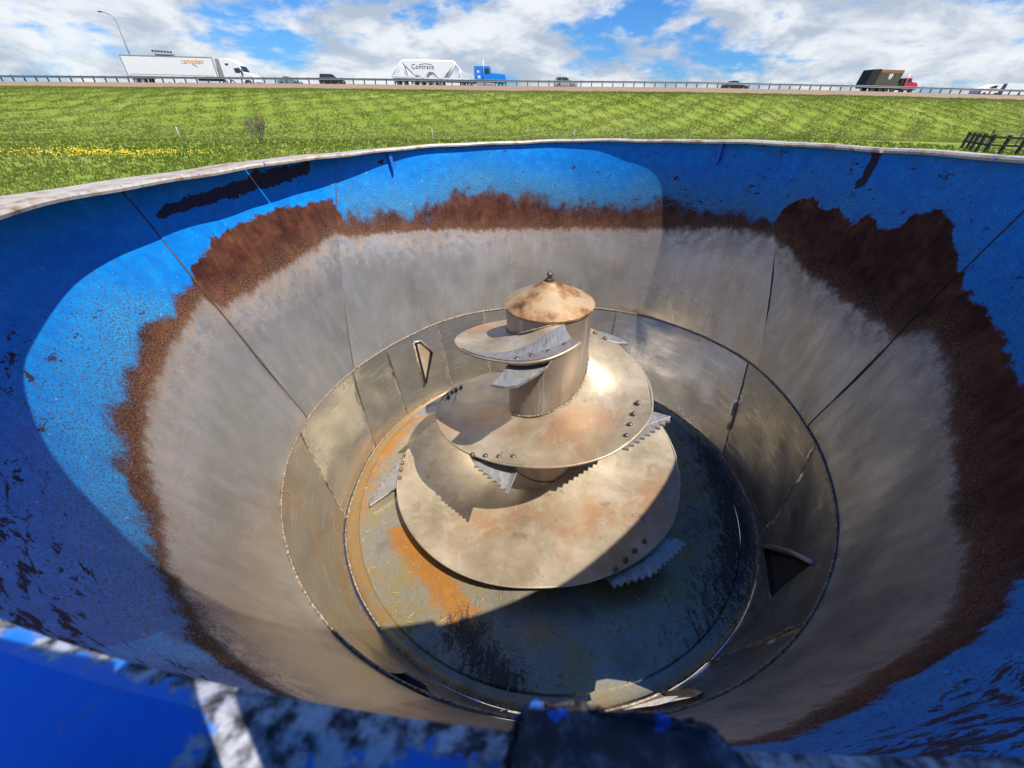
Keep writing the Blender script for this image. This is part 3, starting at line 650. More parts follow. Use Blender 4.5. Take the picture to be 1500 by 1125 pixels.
# ------------------------------------------------------------------ land: field, embankment, shoulder, road
GROUND = -0.8
RX = np.array([-500,-91.1,-62.8,-33.7,-3.9,26.8,58.6,91.5,500]); RZ = np.array([3.2,3.92,4.32,4.74,5.06,5.50,5.65,5.61,5.3])
def z_rail(x): return np.interp(x, RX, RZ)
def y_rail(x): return 85+.0767*np.asarray(x, float)
def y_base(x): return np.clip(45.5+.42*np.asarray(x, float), 27, 62)
def hills(x, y): return .10*np.sin(x*.31+y*.17)+.07*np.sin(x*.83-y*.41+1)+.05*np.sin(x*1.9+y*1.1)
def z_slope(x, t):
    zt = z_rail(x)-.92; y = y_base(x)+(y_rail(x)-4.6-y_base(x))*t
    s = np.clip(t, 0, 1); s = .25*s+.75*(s*s*(3-2*s)); return GROUND-.05+(zt-GROUND+.05)*s+hills(x, y)*np.sin(np.clip(s, 0, 1)*math.pi)*1.2, y
def grass_color(m, v):
    return m.ramp(v, [(.18, (.060, .115, .014)), (.40, (.125, .195, .024)), (.62, (.205, .265, .042)), (.84, (.36, .345, .13))])
def ground_material(name):
    m = Mat(name); co = m.coord('Object'); a = m.noise(.09, co, 4, .6); b = m.noise(1.3, co, 6, .7); d = m.noise(9, co, 4, .7)
    v = m.add(m.add(m.mul(a, .55), m.mul(b, .35)), m.mul(d, .25)); m.bump(m.add(b, d), .3, .10)
    return m.done(grass_color(m, v), .9, 0, .1)
M_TURF = ground_material('turf')
def gravel_material(name, c0, c1, sc):
    m = Mat(name); a = m.noise(sc, detail=5, rough=.7); b = m.noise(sc*.12, detail=4); x = m.mix(a, c0, c1); x = m.mix(m.mul(m.sm(b, .45, .7), .4), x, (.20, .19, .07)); m.bump(a, .6, .05); return m.done(x, .92)
def build_land():
    S = 3000; g = mesh('ground', [(-S, -S, GROUND), (S, -S, GROUND), (S, S, GROUND), (-S, S, GROUND)], [(0, 1, 2, 3)], M_TURF); g['kind'] = 'structure'
    g['label'] = 'flat green grass field around the mixer tub'
    xs = np.r_[np.arange(-500, -120, 12), np.arange(-120, 121, 2.0), np.arange(132, 501, 12)]; ts = np.linspace(0, 1, 36)
    V = []; 
    for t in ts:
        z, y = z_slope(xs, t+0*xs); V.append(np.c_[xs, y, z])
    n = len(xs); F = [(i*n+j, i*n+j+1, (i+1)*n+j+1, (i+1)*n+j) for i in range(len(ts)-1) for j in range(n-1)]
    o = mesh('embankment', np.concatenate(V), F, M_TURF, None, True); o['kind'] = 'structure'
    V = []
    for off, dz in ((-6.0, -1.35), (-4.6, -.92), (-2.6, -.55), (-1.2, -.16), (0, 0), (1.2, .02)):
        wob = .10*np.sin(xs*.7+off)+.08*np.sin(xs*1.7+2*off); V.append(np.c_[xs, y_rail(xs)+off+(wob*3 if off < -2 else 0), z_rail(xs)+dz+(wob*.8 if off < -3 else 0)])
    F = [(i*n+j, i*n+j+1, (i+1)*n+j+1, (i+1)*n+j) for i in range(5) for j in range(n-1)]
    o = mesh('gravel_shoulder', np.concatenate(V), F, gravel_material('shoulder_gravel', (.16, .105, .07), (.36, .26, .18), 4), None, True); o['kind'] = 'structure'
    V = []
    for off, dz in ((1.2, .016), (28, .016), (30, -.4), (60, -5)): V.append(np.c_[xs, y_rail(xs)+off, z_rail(xs)+dz])
    F = [(i*n+j, i*n+j+1, (i+1)*n+j+1, (i+1)*n+j) for i in range(3) for j in range(n-1)]
    o = mesh('highway', np.concatenate(V), F, plain('asphalt', (.055, .055, .058), .9, 0, .2, 2), None, True); o['kind'] = 'structure'
    pad = mesh('gravel_pad', [(x, y, GROUND+.004) for x, y in ((-3.2, -4.5), (3.4, -4.5), (3.6, 1.9), (1.5, 2.3), (-2.6, 2.1), (-3.4, .5))], [(0, 1, 2, 3, 4, 5)], gravel_material('pad_gravel', (.22, .20, .17), (.46, .43, .38), 18)); pad['kind'] = 'structure'
build_land()

def blades(name, P, H, W, tint, mat, per=4):
    """tufts of triangular grass blades, one mesh"""
    N = len(P)*per; base = np.repeat(P, per, 0); h = np.repeat(H, per)*rng.uniform(.5, 1.15, N); w = np.repeat(W, per)*rng.uniform(.6, 1.3, N)
    an = rng.uniform(0, 2*np.pi, N); le = rng.uniform(0, .7, N)*h; la = rng.uniform(0, 2*np.pi, N)
    base = base+np.c_[rng.normal(0, .06, N), rng.normal(0, .06, N), np.zeros(N)]
    dx = np.c_[np.cos(an), np.sin(an), 0*an]*w[:, None]
    V = np.empty((N, 3, 3)); V[:, 0] = base-dx; V[:, 1] = base+dx; V[:, 2] = base+np.c_[np.cos(la)*le, np.sin(la)*le, h]
    me = bpy.data.meshes.new(name); me.vertices.add(N*3); me.vertices.foreach_set('co', V.ravel())
    me.loops.add(N*3); me.loops.foreach_set('vertex_index', np.arange(N*3)); me.polygons.add(N)
    me.polygons.foreach_set('loop_start', np.arange(0, N*3, 3)); me.polygons.foreach_set('loop_total', np.full(N, 3)); me.update()
    setattr_f(me, 'tint', np.repeat(np.repeat(tint, per)+rng.normal(0, .09, N), 3)); me.materials.append(mat)
    o = bpy.data.objects.new(name, me); C.objects.link(o); o['kind'] = 'stuff'; return o
def grass_mat():
    m = Mat('grass_blades'); v = m.attr('tint'); c = grass_color(m, v)
    t = m.node('ShaderNodeBsdfTranslucent'); m.put(c, t.inputs[0]); mx = m.node('ShaderNodeMixShader'); mx.inputs[0].default_value = .5
    m.done(c, .7, 0, .2); m.nt.links.new(m.p.outputs[0], mx.inputs[1]); m.nt.links.new(t.outputs[0], mx.inputs[2]); m.nt.links.new(mx.outputs[0], m.nt.nodes['Material Output'].inputs[0]); return m.m
def patch(x, y, f, s): return np.sin(x*f+s)*np.sin(y*f*1.3+2*s)+.6*np.sin(x*f*2.3-y*f*1.7+s*3)
def build_grass():
    gm = grass_mat()
    # field: denser near the machine, thinning outwards
    N = 70000; phi = rng.uniform(rad(-64), rad(60), N); d = np.exp(rng.uniform(math.log(6), math.log(75), N)); x = np.sin(phi)*d; y = np.cos(phi)*d-1.5
    k = (y < y_base(x)+.5) & (y > 2.5) & (np.hypot(x, y) > 3); x, y = x[k], y[k]; dist = np.hypot(x, y)
    blades('field_grass', np.c_[x, y, 0*x+GROUND], .05+.0035*np.minimum(dist, 40)+0*x, .006+.0009*dist, .575+.08*patch(x, y, .35, 1.0)+.03*patch(x, y, 1.3, 2.0), gm)['label'] = 'mown green lawn grass of the field'
    N = 170000; x = rng.uniform(-105, 105, N); t = rng.uniform(0, 1, N)**1.05; z, y = z_slope(x, t)
    clump = patch(x, y, .55, .4)+.7*patch(x, y, 1.5, 1.9)
    blades('embankment_grass', np.c_[x, y, z], .14+.05*np.clip(clump, -1, 1.5)+.12*(t > .9)*rng.random(N), rng.uniform(.018, .034, N), .53+.06*patch(x, y, .16, 2.2)+.045*clump*.7+.05*(x > -10)+.085+.07*np.clip(1-t*9, 0, 1), gm)['label'] = 'rough lime green grass on the highway embankment'
    # dandelions
    ym = Mat('dandelion_yellow').done((.80, .56, .01), .7); N = 480
    u = rng.random(N); cx = np.where(u < .45, -24+rng.normal(0, 2.6, N), np.where(u < .85, -25+rng.normal(0, 3.4, N), -21+rng.normal(0, 7, N))); cy = np.where(u < .45, 23.3+rng.normal(0, .9, N)+.12*(cx+22), np.where(u < .85, 23.2+rng.normal(0, 1.3, N), 24+rng.normal(0, 3, N)))
    k = cy < y_base(cx); cx, cy = cx[k], cy[k]; N = len(cx); V = np.empty((N, 7, 3)); r = rng.uniform(.02, .036, N)
    for i in range(6): V[:, i] = np.c_[cx+r*math.cos(i*math.pi/3), cy+r*math.sin(i*math.pi/3), 0*cx+GROUND+.15]
    V[:, 6] = np.c_[cx, cy, 0*cx+GROUND+.20]
    me = bpy.data.meshes.new('dandelions'); F = [(7*a+i, 7*a+(i+1) % 6, 7*a+6) for a in range(N) for i in range(6)]; me.from_pydata(V.reshape(-1, 3).tolist(), [], F); me.materials.append(ym)
    o = bpy.data.objects.new('dandelions', me); C.objects.link(o); o['kind'] = 'stuff'; o['label'] = 'yellow dandelion flowers in a patch of the field'
build_grass()

# ------------------------------------------------------------------ shrub
def build_shrub():
    r = empty('bare_shrub', (-20.9, 32.6, GROUND)); tag(r, 'leafless grey brown shrub at the foot of the green embankment', 'shrub')
    v = []; f = []
    def stick(a, b, r0, r1):
        t = (b-a).normalized(); s = t.cross(Vector((.3, .9, .2))).normalized(); u = s.cross(t); i = len(v)
        for q, rr in ((a, r0), (b, r1)):
            for k in range(4): v.append(q+(s*math.cos(k*1.571)+u*math.sin(k*1.571))*rr)
        for k in range(4): f.append((i+k, i+(k+1) % 4, i+4+(k+1) % 4, i+4+k))
    stems = []
    def grow(a, d, L, rr, lv):
        b = a+d*L; stick(a, b, rr, rr*.7); stems.append(b)
        if lv == 0: return
        for _ in range(3 if lv > 1 else 4):
            d2 = (d+Vector((random.gauss(0, .38), random.gauss(0, .38), random.gauss(.06, .25)))).normalized(); grow(b if random.random() < .7 else a+d*L*.7, d2, L*random.uniform(.55, .85), rr*.62, lv-1)
    for _ in range(11):
        an = random.uniform(0, 6.28); d = Vector((math.cos(an)*random.uniform(.1, .65), math.sin(an)*random.uniform(.1, .65), 1)).normalized()
        grow(Vector((random.gauss(0, .10), random.gauss(0, .10), 0)), d, random.uniform(.6, .88), .028, 3)
    mesh('branches', v, f, plain('bare_twigs', (.12, .092, .070), .9, 0, .3, 20), r)
    v = []; f = []
    for q in stems:
        if q.z < .6 or random.random() < .55: continue
        for _ in range(2):
            c = q+Vector((random.gauss(0, .04),)*1+(random.gauss(0, .04), random.gauss(0, .04))); i = len(v); a = Vector((random.gauss(0, 1), random.gauss(0, 1), random.gauss(0, 1))).normalized()*.022; b = a.cross(Vector((.2, .5, .8)))
            v += [c-a, c+b, c+a]; f.append((i, i+1, i+2))
    mesh('buds', v, f, plain('mauve_buds', (.21, .165, .13), .8, 0, .3, 20), r)['kind'] = 'stuff'
build_shrub()

# ------------------------------------------------------------------ guardrail, fences, lamp, sign
M_GALV = plain('galvanised', (.17, .185, .20), .6, .2, .2, 3); M_POST = plain('dark_steel_post', (.07, .075, .08), .7, .2, .3, 3)
M_WOOD = plain('weathered_black_wood', (.035, .035, .035), .85, 0, .4, 8); M_GREYWOOD = plain('grey_wood', (.20, .19, .15), .85, 0, .3, 8)
def build_guardrail():
    r = empty('guardrail', (0, 85, float(z_rail(0)))); tag(r, 'long grey steel guardrail on dark posts along the highway edge', 'guardrail'); base = Vector(r.location)
    xs = np.arange(-110, 112, 4.0); sec = [(-.06, .52), (-.12, .57), (-.06, .64), (-.06, .70), (-.12, .77), (-.06, .83), (-.05, .83), (-.11, .77), (-.05, .70), (-.05, .64), (-.11, .57), (-.05, .52)]
    V = np.concatenate([np.c_[xs, y_rail(xs)+dy, z_rail(xs)+dz]-np.array(base) for dy, dz in sec]); n = len(xs); K = len(sec)
    mesh('rail_beam', V, [(i*n+j, i*n+j+1, ((i+1) % K)*n+j+1, ((i+1) % K)*n+j) for i in range(K) for j in range(n-1)], M_GALV, r)
    pm = None
    for x in np.arange(-104, 106, 1.905):
        if pm is None: o = box('post', (-.075, -.05, -.1), (.075, .11, .88), M_POST, r); pm = o.data
        else: o = bpy.data.objects.new('post', pm); C.objects.link(o); o.parent = r
        o.location = Vector((float(x), float(y_rail(x)), float(z_rail(x))))-base+Vector((0, .0, 0))
build_guardrail()
def build_wire_fence():
    r = empty('wire_fence', (0, 45, GROUND)); tag(r, 'thin wire fence with slim posts at the foot of the embankment', 'fence')
    xs = np.arange(-60, 50, 4.6); pts = [(float(x), float(y_base(x))-.6) for x in xs]; pm = {}
    for i, (x, y) in enumerate(pts):
        white = i in (7, 11, 14); h = 1.1 if not white else .95; key = white
        if key not in pm: o = lathe('post', [(.0005, -.2), (.036 if white else .028, -.2), (.036 if white else .028, h-.02), (.03 if white else .02, h), (.0005, h)], plain('whitewashed', (.62, .62, .58), .8) if white else M_GREYWOOD, r, 8); pm[key] = o.data
        else: o = bpy.data.objects.new('post', pm[key]); C.objects.link(o); o.parent = r
        o.location = (x, y-45, 0)
    for h in (.35, .7, 1.05): tube('wire', [(x, y-45, h) for x, y in pts], .006, M_GALV, r, 4)
build_wire_fence()
def board_fence(name, label, pts, h, rails, mat, sz):
    r = empty(name, (pts[0][0], pts[0][1], GROUND)); tag(r, label, 'fence', 'paddock fences at the right'); b = Vector(r.location); pm = None
    for x, y in pts:
        if pm is None: o = box('post', (-sz, -sz, -.3), (sz, sz, h+.06), mat, r, .02); pm = o.data
        else: o = bpy.data.objects.new('post', pm); C.objects.link(o); o.parent = r
        o.location = Vector((x, y, GROUND))-b
    for hh in rails:
        for (x0, y0), (x1, y1) in zip(pts[:-1], pts[1:]):
            d = Vector((x1-x0, y1-y0, 0)); L = d.length; o = box('rail', (-.06, -sz-.045, hh-.08), (L+.06, -sz-.002, hh+.08), mat, r, .008); o.location = Vector((x0, y0, GROUND))-b; o.rotation_euler.z = math.atan2(d.y, d.x)
board_fence('board_fence', 'black wooden post and rail fence at the right edge beyond the rim', [(46.8, 49.5), (45.6, 47.6), (44.4, 45.8), (43.3, 44.0), (42.4, 42.2), (43.4, 41.8), (44.4, 41.3), (45.5, 40.8), (46.6, 40.3), (47.7, 39.8), (48.8, 39.3)], 1.45, (.70, 1.30), M_WOOD, .115)
board_fence('board_fence', 'paler grey wooden rail fence seen behind the black fence at right', [(54.5, 55.0), (57.5, 54.6), (60.5, 54.2), (63.5, 53.8), (66.5, 53.4)], 1.6, (.9, 1.5), M_GREYWOOD, .09)
def build_lamp():
    x, y = -75.3, 88.9; z = float(z_rail(x)); r = empty('street_lamp', (x, y, z)); tag(r, 'tall grey highway lamp post with a long curved arm behind the white trailer', 'lamp post')
    tube('pole', [(0, 0, 0), (.05, 0, 4), (.20, 0, 9.15)], [.14, .11, .08], M_GALV, r, 10)
    tube('arm', [(.20, 0, 9.05), (.02, 0, 9.45), (-.5, 0, 9.85), (-1.3, 0, 10.15), (-1.75, 0, 10.22)], [.07, .065, .06, .05, .05], M_GALV, r, 8)
    box('lamp_head', (-2.4, -.16, 10.13), (-1.65, .16, 10.30), M_GALV, r, .04)
build_lamp()
def build_sign():
    x, y = -71.2, 90.2; z = float(z_rail(x)); r = empty('road_sign', (x, y, z)); tag(r, 'green overhead road sign with a row of lamps on top behind the trailer', 'road sign')
    gm = plain('sign_green', (.02, .16, .12), .5, 0, .2)
    box('sign_panel', (0, -.06, 3.0), (3.2, .06, 4.62), gm, r, .02)
    box('sign_frame', (-.25, .06, 2.9), (-.1, .2, 4.7), M_GALV, r); box('sign_frame', (3.3, .06, 2.9), (3.45, .2, 4.7), M_GALV, r)
    for px in (.5, 2.6): tube('post', [(px, .15, 0), (px, .15, 4.4)], .12, M_GALV, r, 8)
    tube('lamp_bar', [(-.2, -.35, 5.05), (3.4, -.35, 4.90)], .03, M_GALV, r, 6)
    for i in range(7):
        px = -.1+i*.57; pz = 5.05-.024*i*1.1; prism('sign_lamp', [(px-.17, pz+.14), (px+.17, pz+.14), (px+.05, pz-.12), (px-.05, pz-.12)], -.5, -.25, M_POST, r); tube('lamp_stem', [(px, -.37, pz-.1), (px, -.05, 4.6)], .025, M_GALV, r, 4)
build_sign()

# ------------------------------------------------------------------ vehicles
M_TYRE = plain('tyre', (.018, .018, .018), .85, 0, .2); M_RIMW = plain('wheel_rim', (.55, .56, .57), .35, .6, .15); M_GLASS = plain('vehicle_glass', (.03, .05, .06), .1, .3, .2)
M_WHITE = plain('white_paint', (.80, .81, .80), .4, 0, .04, 1); M_GREY = plain('grey_trim', (.30, .31, .32), .5, .2, .15); M_BLACK = plain('black_trim', (.02, .02, .022), .6, 0, .2)
YAW = math.atan(.0767); WHEEL = {}
def wheel(parent, x, y, r=.5, w=.28, dark=False):
    key = (r, w, dark)
    if key not in WHEEL:
        t = lathe('wheel', [(r*.55, -w/2), (r*.92, -w/2), (r, -w/2+.04), (r, w/2-.04), (r*.92, w/2), (r*.55, w/2)], M_TYRE, parent, 20, 'y')
        q = lathe('rim', [(.001, -w/2+.03), (r*.2, -w/2+.02), (r*.3, -w/2+.10), (r*.5, -w/2+.06), (r*.57, -w/2-.005), (r*.57, w/2)], M_POST if dark else M_RIMW, t, 16, 'y'); WHEEL[key] = (t.data, q.data)
    else:
        a, b = WHEEL[key]; t = bpy.data.objects.new('wheel', a); C.objects.link(t); t.parent = parent; q = bpy.data.objects.new('rim', b); C.objects.link(q); q.parent = t
    t.location = (x, y, r); return t
def veh(name, x, off, label, cat, dz=0.02, flip=False, group='vehicles on the highway'):
    z = float(z_rail(x))+dz; return tag(empty(name, (x, float(y_rail(x))+off, z), (0, 0, YAW+(math.pi if flip else 0))), label, cat, group)
def text(body, size, mat, parent, loc, name='lettering', bold=0.0, shear=0.0):
    cu = bpy.data.curves.new(name, 'FONT'); cu.body = body; cu.size = size; cu.extrude = .004; cu.offset = bold; cu.shear = shear; cu.space_character = 1.12
    tmp = bpy.data.objects.new(name, cu); C.objects.link(tmp); dg = bpy.context.evaluated_depsgraph_get(); dg.update()
    me = bpy.data.meshes.new_from_object(tmp.evaluated_get(dg)); bpy.data.objects.remove(tmp); me.materials.clear(); me.materials.append(mat)
    o = bpy.data.objects.new(name, me); C.objects.link(o); o.parent = parent; o.location = loc; o.rotation_euler = (math.pi/2, 0, 0); return o
def build_semi():
    r = veh('semi_truck', -74.1, 7, 'white semi truck hauling a long white box trailer with orange lettering', 'truck')
    tr = box('trailer_box', (0, -1.3, 1.12), (16.0, 1.3, 4.08), M_WHITE, r, .02)
    box('top_rail', (-.02, -1.325, 3.98), (16.02, -1.303, 4.10), M_GREY, tr); box('bottom_rail', (-.02, -1.325, 1.10), (16.02, -1.303, 1.22), M_GREY, tr); box('rear_post', (-.03, -1.33, 1.1), (.13, -1.303, 4.1), M_GREY, tr); box('front_post', (15.88, -1.33, 1.1), (16.03, -1.303, 4.1), M_GREY, tr)
    box('band_line', (.4, -1.318, 1.42), (15.4, -1.303, 1.47), M_GREY, tr)
    text('c', 1.05, plain('pale_grey_print', (.55, .58, .60), .5), tr, (10.35, -1.32, 3.12), bold=.02)
    text('ampden', 1.0, plain('orange_print', (.72, .36, .04), .5), tr, (10.85, -1.32, 3.12), bold=.015)
    prism('logo_swoosh', [(12.3, 3.0), (12.55, 3.02), (13.1, 2.62), (12.95, 2.62)], -1.325, -1.306, M_GREY, tr)
    box('side_skirt', (4.6, -1.24, .42), (12.2, -1.20, 1.1), M_WHITE, r)
    box('chassis', (.3, -.5, .75), (16.0, .5, 1.1), M_BLACK, r)
    cab = prism('cab', [(17.1, .75), (17.0, 3.98), (18.3, 4.05), (19.4, 3.72), (20.35, 3.15), (20.75, 2.15), (22.2, 1.75), (22.55, 1.3), (22.6, .55), (21.9, .45), (21.5, .95), (20.8, .95), (20.4, .45), (17.1, .45)], -1.22, 1.22, M_WHITE, r, .06)
    prism('side_window', [(19.35, 2.0), (19.25, 2.62), (20.25, 2.72), (20.42, 2.1), (20.0, 1.95)], -1.235, -1.223, M_GLASS, cab); prism('windshield', [(20.32, 3.0), (20.44, 3.02), (20.84, 2.2), (20.72, 2.15)], -1.1, 1.1, M_GLASS, cab)
    prism('sleeper_window', [(17.95, 3.0), (17.93, 3.3), (18.5, 3.3), (18.5, 3.02)], -1.235, -1.223, M_GLASS, cab); box('fairing', (16.35, -1.2, 1.2), (17.05, -1.14, 3.9), M_GREY, r, .02); box('mirror', (20.55, -1.5, 1.75), (20.7, -1.28, 2.5), M_BLACK, cab)
    box('door_seam', (19.1, -1.232, .9), (19.13, -1.222, 2.7), M_GREY, cab); box('fuel_tank', (18.0, -1.2, .42), (19.6, -.75, .95), M_GREY, r, .1); box('bumper', (22.5, -1.15, .35), (22.75, 1.15, .75), M_GREY, r, .05)
    for x in (.95, 2.2, 17.0, 18.3): wheel(r, x, -1.08); wheel(r, x, 1.08)
    for s in (-1.05, 1.05): wheel(r, 21.2, s)
build_semi()
def build_tanker():
    r = veh('tanker_truck', -26.5, 7, 'blue tractor pulling a white dry bulk tanker with dark lettering', 'truck')
    b = prism('tank', [(2.0, 3.98), (11.7, 3.98), (12.05, 3.45), (9.9, 1.55), (9.35, 1.0), (8.5, 1.0), (8.05, 1.55), (7.55, 2.0), (6.9, 2.0), (6.45, 1.55), (6.1, 1.0), (5.4, 1.0), (4.95, 1.45), (4.1, 1.55), (1.75, 3.5)], -1.2, 1.2, M_WHITE, r, .22, 3)
    shade_auto(b, 50)
    text('Contrans', .98, plain('navy_print', (.035, .03, .10), .5), b, (3.75, -1.215, 2.60), bold=.006)
    tube('logo_arc', [(5.2+i*.35, -1.21, 3.22+.16*math.sin(math.pi*i/7)) for i in range(8)], .035, plain('red_print', (.55, .08, .07), .5), b, 5)
    for p0, p1 in (((1.9, 3.6), (.1, 1.5)), ((2.0, 3.5), (2.5, 1.5)), ((11.8, 3.5), (13.9, 1.45)), ((11.8, 3.4), (10.1, 1.4)), ((12.5, 1.5), (12.6, 2.7))):
        for s in (-1.1, 1.1): tube('strut', [(p0[0], s, p0[1]), (p1[0], s, p1[1])], .09, M_WHITE, r, 6)
    box('frame_rail', (-.1, -1.2, 1.18), (14.2, 1.2, 1.36), M_WHITE, r, .03); box('rear_deck', (-.1, -1.22, 1.36), (4.3, 1.22, 1.55), M_WHITE, r, .03); box('under_frame', (.2, -1.0, .8), (14.0, 1.0, 1.15), M_GREY, r)
    for x in (.75, 2.0, 3.9, 5.2, 6.5, 7.8, 9.1): 
        for s in (-1.08, 1.08): wheel(r, x, s)
    mb = plain('bright_blue_paint', (.01, .22, .72), .35, 0, .08)
    cab = prism('cab', [(15.3, 1.1), (15.25, 3.25), (18.15, 3.3), (18.35, 2.3), (20.9, 2.15), (21.15, 1.9), (21.15, .95), (20.6, .75), (18.4, .95), (15.3, .95)], -1.05, 1.05, mb, r, .07)
    prism('side_window', [(17.2, 2.15), (17.2, 2.95), (17.95, 2.95), (18.1, 2.15)], -1.065, -1.053, M_GLASS, cab); prism('windshield', [(18.2, 3.1), (18.28, 3.1), (18.42, 2.35), (18.36, 2.35)], -.95, .95, M_GLASS, cab)
    box('sleeper_window', (15.8, -1.065, 2.3), (16.2, -1.053, 2.6), M_WHITE, cab); box('side_box', (15.9, -1.07, 1.5), (16.4, -1.055, 1.85), M_WHITE, cab)
    for s in (-1.12, 1.12): tube('exhaust_stack', [(16.95, s, .9), (16.95, s, 4.25)], .08, M_RIMW, r, 8)
    box('running_board', (15.6, -1.2, .45), (19.0, -.8, .85), M_RIMW, r, .08); box('grille', (21.1, -.8, .8), (21.25, .8, 1.85), M_RIMW, r, .03); box('bumper', (21.0, -1.2, .4), (21.4, 1.2, .78), M_RIMW, r, .05); box('tractor_frame', (12.8, -.5, .7), (16.0, .5, 1.05), M_GREY, r)
    for x in (13.0, 14.3): 
        for s in (-1.08, 1.08): wheel(r, x, s)
    for s in (-1.05, 1.05): wheel(r, 20.2, s)
build_tanker()
def build_rolloff():
    r = veh('container_truck', 64.0, 7, 'red truck carrying a dark rusty open waste container at right', 'truck')
    mo = plain('olive_paint', (.085, .085, .05), .7, 0, .35, 2); mr = plain('rusty_band', (.30, .13, .07), .75, 0, .3, 3); red = plain('red_paint', (.55, .02, .05), .35, 0, .1)
    b = prism('container', [(2.0, 1.05), (2.3, 3.55), (6.9, 3.55), (6.55, 1.05)], -1.2, 1.2, mo, r, .03)
    box('top_band', (2.35, -1.225, 3.1), (6.85, -1.203, 3.5), mr, b); box('bottom_band', (2.1, -1.225, 1.08), (6.55, -1.203, 1.45), plain('brown_band', (.10, .06, .035), .8), b)
    prism('white_mark', [(4.25, 2.35), (4.2, 2.95), (4.9, 3.0), (4.88, 2.5), (4.6, 2.05), (4.45, 2.05)], -1.22, -1.204, M_WHITE, b)
    for i in range(5): box('stiffener', (2.6+i*.95, -1.235, 1.5), (2.68+i*.95, -1.203, 3.08), mo, b)
    prism('tailgate', [(.1, .95), (.55, 3.55), (2.28, 3.65), (1.95, .95)], -1.25, 1.25, M_BLACK, r, .04)
    for i in range(4): prism('tailgate_rib', [(.35+i*.4, 1.0), (.75+i*.4, 3.5), (.83+i*.4, 3.5), (.43+i*.4, 1.0)], -1.29, -1.252, M_BLACK, r)
    box('chassis', (.2, -1.0, .7), (10.6, 1.0, 1.0), M_BLACK, r)
    cab = prism('cab', [(8.0, .95), (8.0, 2.35), (8.3, 2.45), (9.2, 2.42), (9.45, 1.85), (10.6, 1.7), (10.95, 1.35), (11.0, .6), (8.0, .6)], -1.1, 1.1, red, r, .06)
    prism('side_window', [(8.45, 1.8), (8.45, 2.3), (9.1, 2.28), (9.28, 1.8)], -1.115, -1.103, M_GLASS, cab); box('cab_guard', (7.2, -1.05, 1.0), (7.85, 1.05, 2.35), M_BLACK, r, .03); box('headlight', (10.85, -1.05, .95), (11.02, -.7, 1.2), M_WHITE, cab, .02)
    tube('exhaust_stack', [(8.05, -1.18, .9), (8.25, -1.18, 3.0)], .07, M_RIMW, r, 8); box('mudguard', (9.5, -1.15, .95), (10.7, -.8, 1.1), red, r, .04); box('hood_side', (6.6, -1.0, 1.05), (7.1, 1.0, 1.6), M_POST, r)
    for x in (2.2, 3.6, 4.9, 6.2): 
        for s in (-1.05, 1.05): wheel(r, x, s, .48, .28, True)
    for s in (-1.02, 1.02): wheel(r, 9.9, s, .48, .28, True)
build_rolloff()
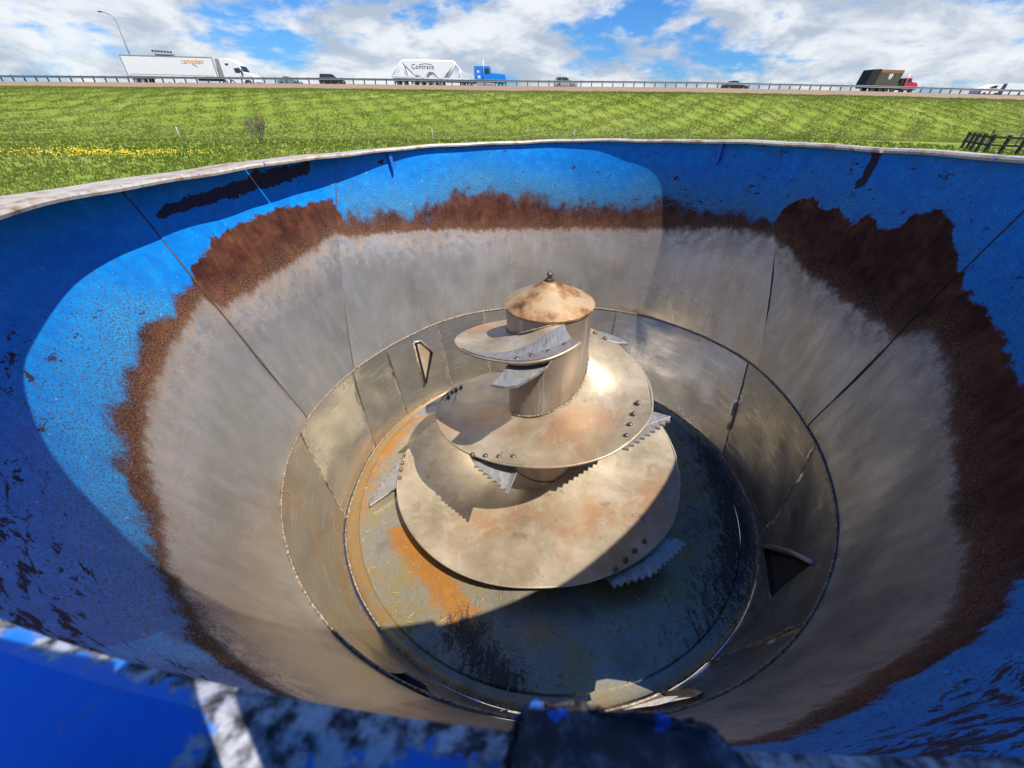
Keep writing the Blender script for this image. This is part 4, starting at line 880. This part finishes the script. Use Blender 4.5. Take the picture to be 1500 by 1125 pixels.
def car(name, x, off, label, cat, paint, L, H, kind, dz=.02, flip=False):
    r = veh(name, x, off, label, cat, dz, flip); w = .88; h0 = .28; hb = H*.58
    if kind == 'suv': body = [(0, h0), (0, hb+.05), (.25, hb+.12), (L*.72, hb+.08), (L*.96, hb-.08), (L, h0+.3), (L-.05, h0)]; roof = [(.12, hb+.06), (.35, H-.04), (.6, H), (L*.52, H), (L*.70, hb+.05)]
    else: body = [(0, h0), (0, hb), (.7, hb+.06), (L*.70, hb+.03), (L*.95, hb-.12), (L, h0+.22), (L-.05, h0)]; roof = [(.55, hb+.03), (1.25, H-.03), (1.7, H), (L*.52, H-.02), (L*.70, hb+.02)]
    b = prism('body', body, -w, w, paint, r, .06); c = prism('cabin', roof, -w+.12, w-.12, paint, r, .05)
    (x0, z0), (x1, z1), (x2, z2), (x3, z3), (x4, z4) = roof; m1, m2 = (x1+x3)/2-.05, (x1+x3)/2+.05
    prism('side_window', [(x0+.32, z0+.1), (x1+.14, z1-.1), (m1, z2-.1), (m1, z0+.1)], -w+.095, -w+.117, M_GLASS, c); prism('side_window', [(m2, z0+.1), (m2, z2-.1), (x3-.03, z3-.1), (x4-.3, z4+.1)], -w+.095, -w+.117, M_GLASS, c)
    box('headlight', (L-.16, -w+.02, h0+.24), (L-.01, -w+.32, h0+.38), M_WHITE, b, .02); box('tail_light', (-.015, -w+.02, hb-.25), (.05, -w+.2, hb-.05), plain('tail_light', (.4, .02, .02), .3), b)
    for xx in (L*.19, L*.80):
        for s in (-w+.06, w-.06): wheel(r, xx, s, .33, .22)
    return r
car('car', 3.9, 7, 'silver sport utility car ahead of the blue tanker tractor', 'car', plain('silver_paint', (.45, .47, .47), .35, .4, .08), 4.4, 1.70, 'suv')
car('car', -40.2, 7, 'black sport utility car between the white semi truck and the tanker', 'car', plain('black_paint', (.015, .016, .02), .3, 0, .1), 4.4, 1.72, 'suv')
car('car', -48.9, 9, 'pale blue grey car just ahead of the white semi truck', 'car', plain('pale_blue_paint', (.22, .28, .36), .35, .3, .08), 4.2, 1.45, 'sedan')
car('car', 37.3, 8, 'dark sedan on the highway left of the container truck', 'car', plain('charcoal_paint', (.03, .03, .04), .3, .1, .1), 4.7, 1.48, 'sedan')
def build_van():
    r = veh('van_and_trailer', 112, 8.5, 'low white van with a long white box body at the far right edge', 'van', .02, True)
    b = prism('body', [(0, .35), (0, 2.18), (17.6, 2.18), (17.6, .35)], -1.05, 1.05, M_WHITE, r, .06)
    c = prism('cab', [(18.5, .35), (18.2, 2.10), (19.6, 2.05), (21.2, 1.55), (22.1, 1.15), (22.3, .4)], -1.0, 1.0, M_WHITE, r, .08)
    prism('gap_panel', [(17.62, .4), (17.62, 2.0), (18.18, 1.95), (18.45, .4)], -.95, .95, M_BLACK, r); prism('side_window', [(19.3, 1.35), (19.4, 1.85), (20.2, 1.75), (20.9, 1.35)], 1.003, 1.015, M_GLASS, c); prism('side_window', [(19.3, 1.35), (19.4, 1.85), (20.2, 1.75), (20.9, 1.35)], -1.015, -1.003, M_GLASS, c)
    for xx in (3, 14, 18.9, 21.3):
        for s in (-.95, .95): wheel(r, xx, s, .36, .22, True)
build_van()
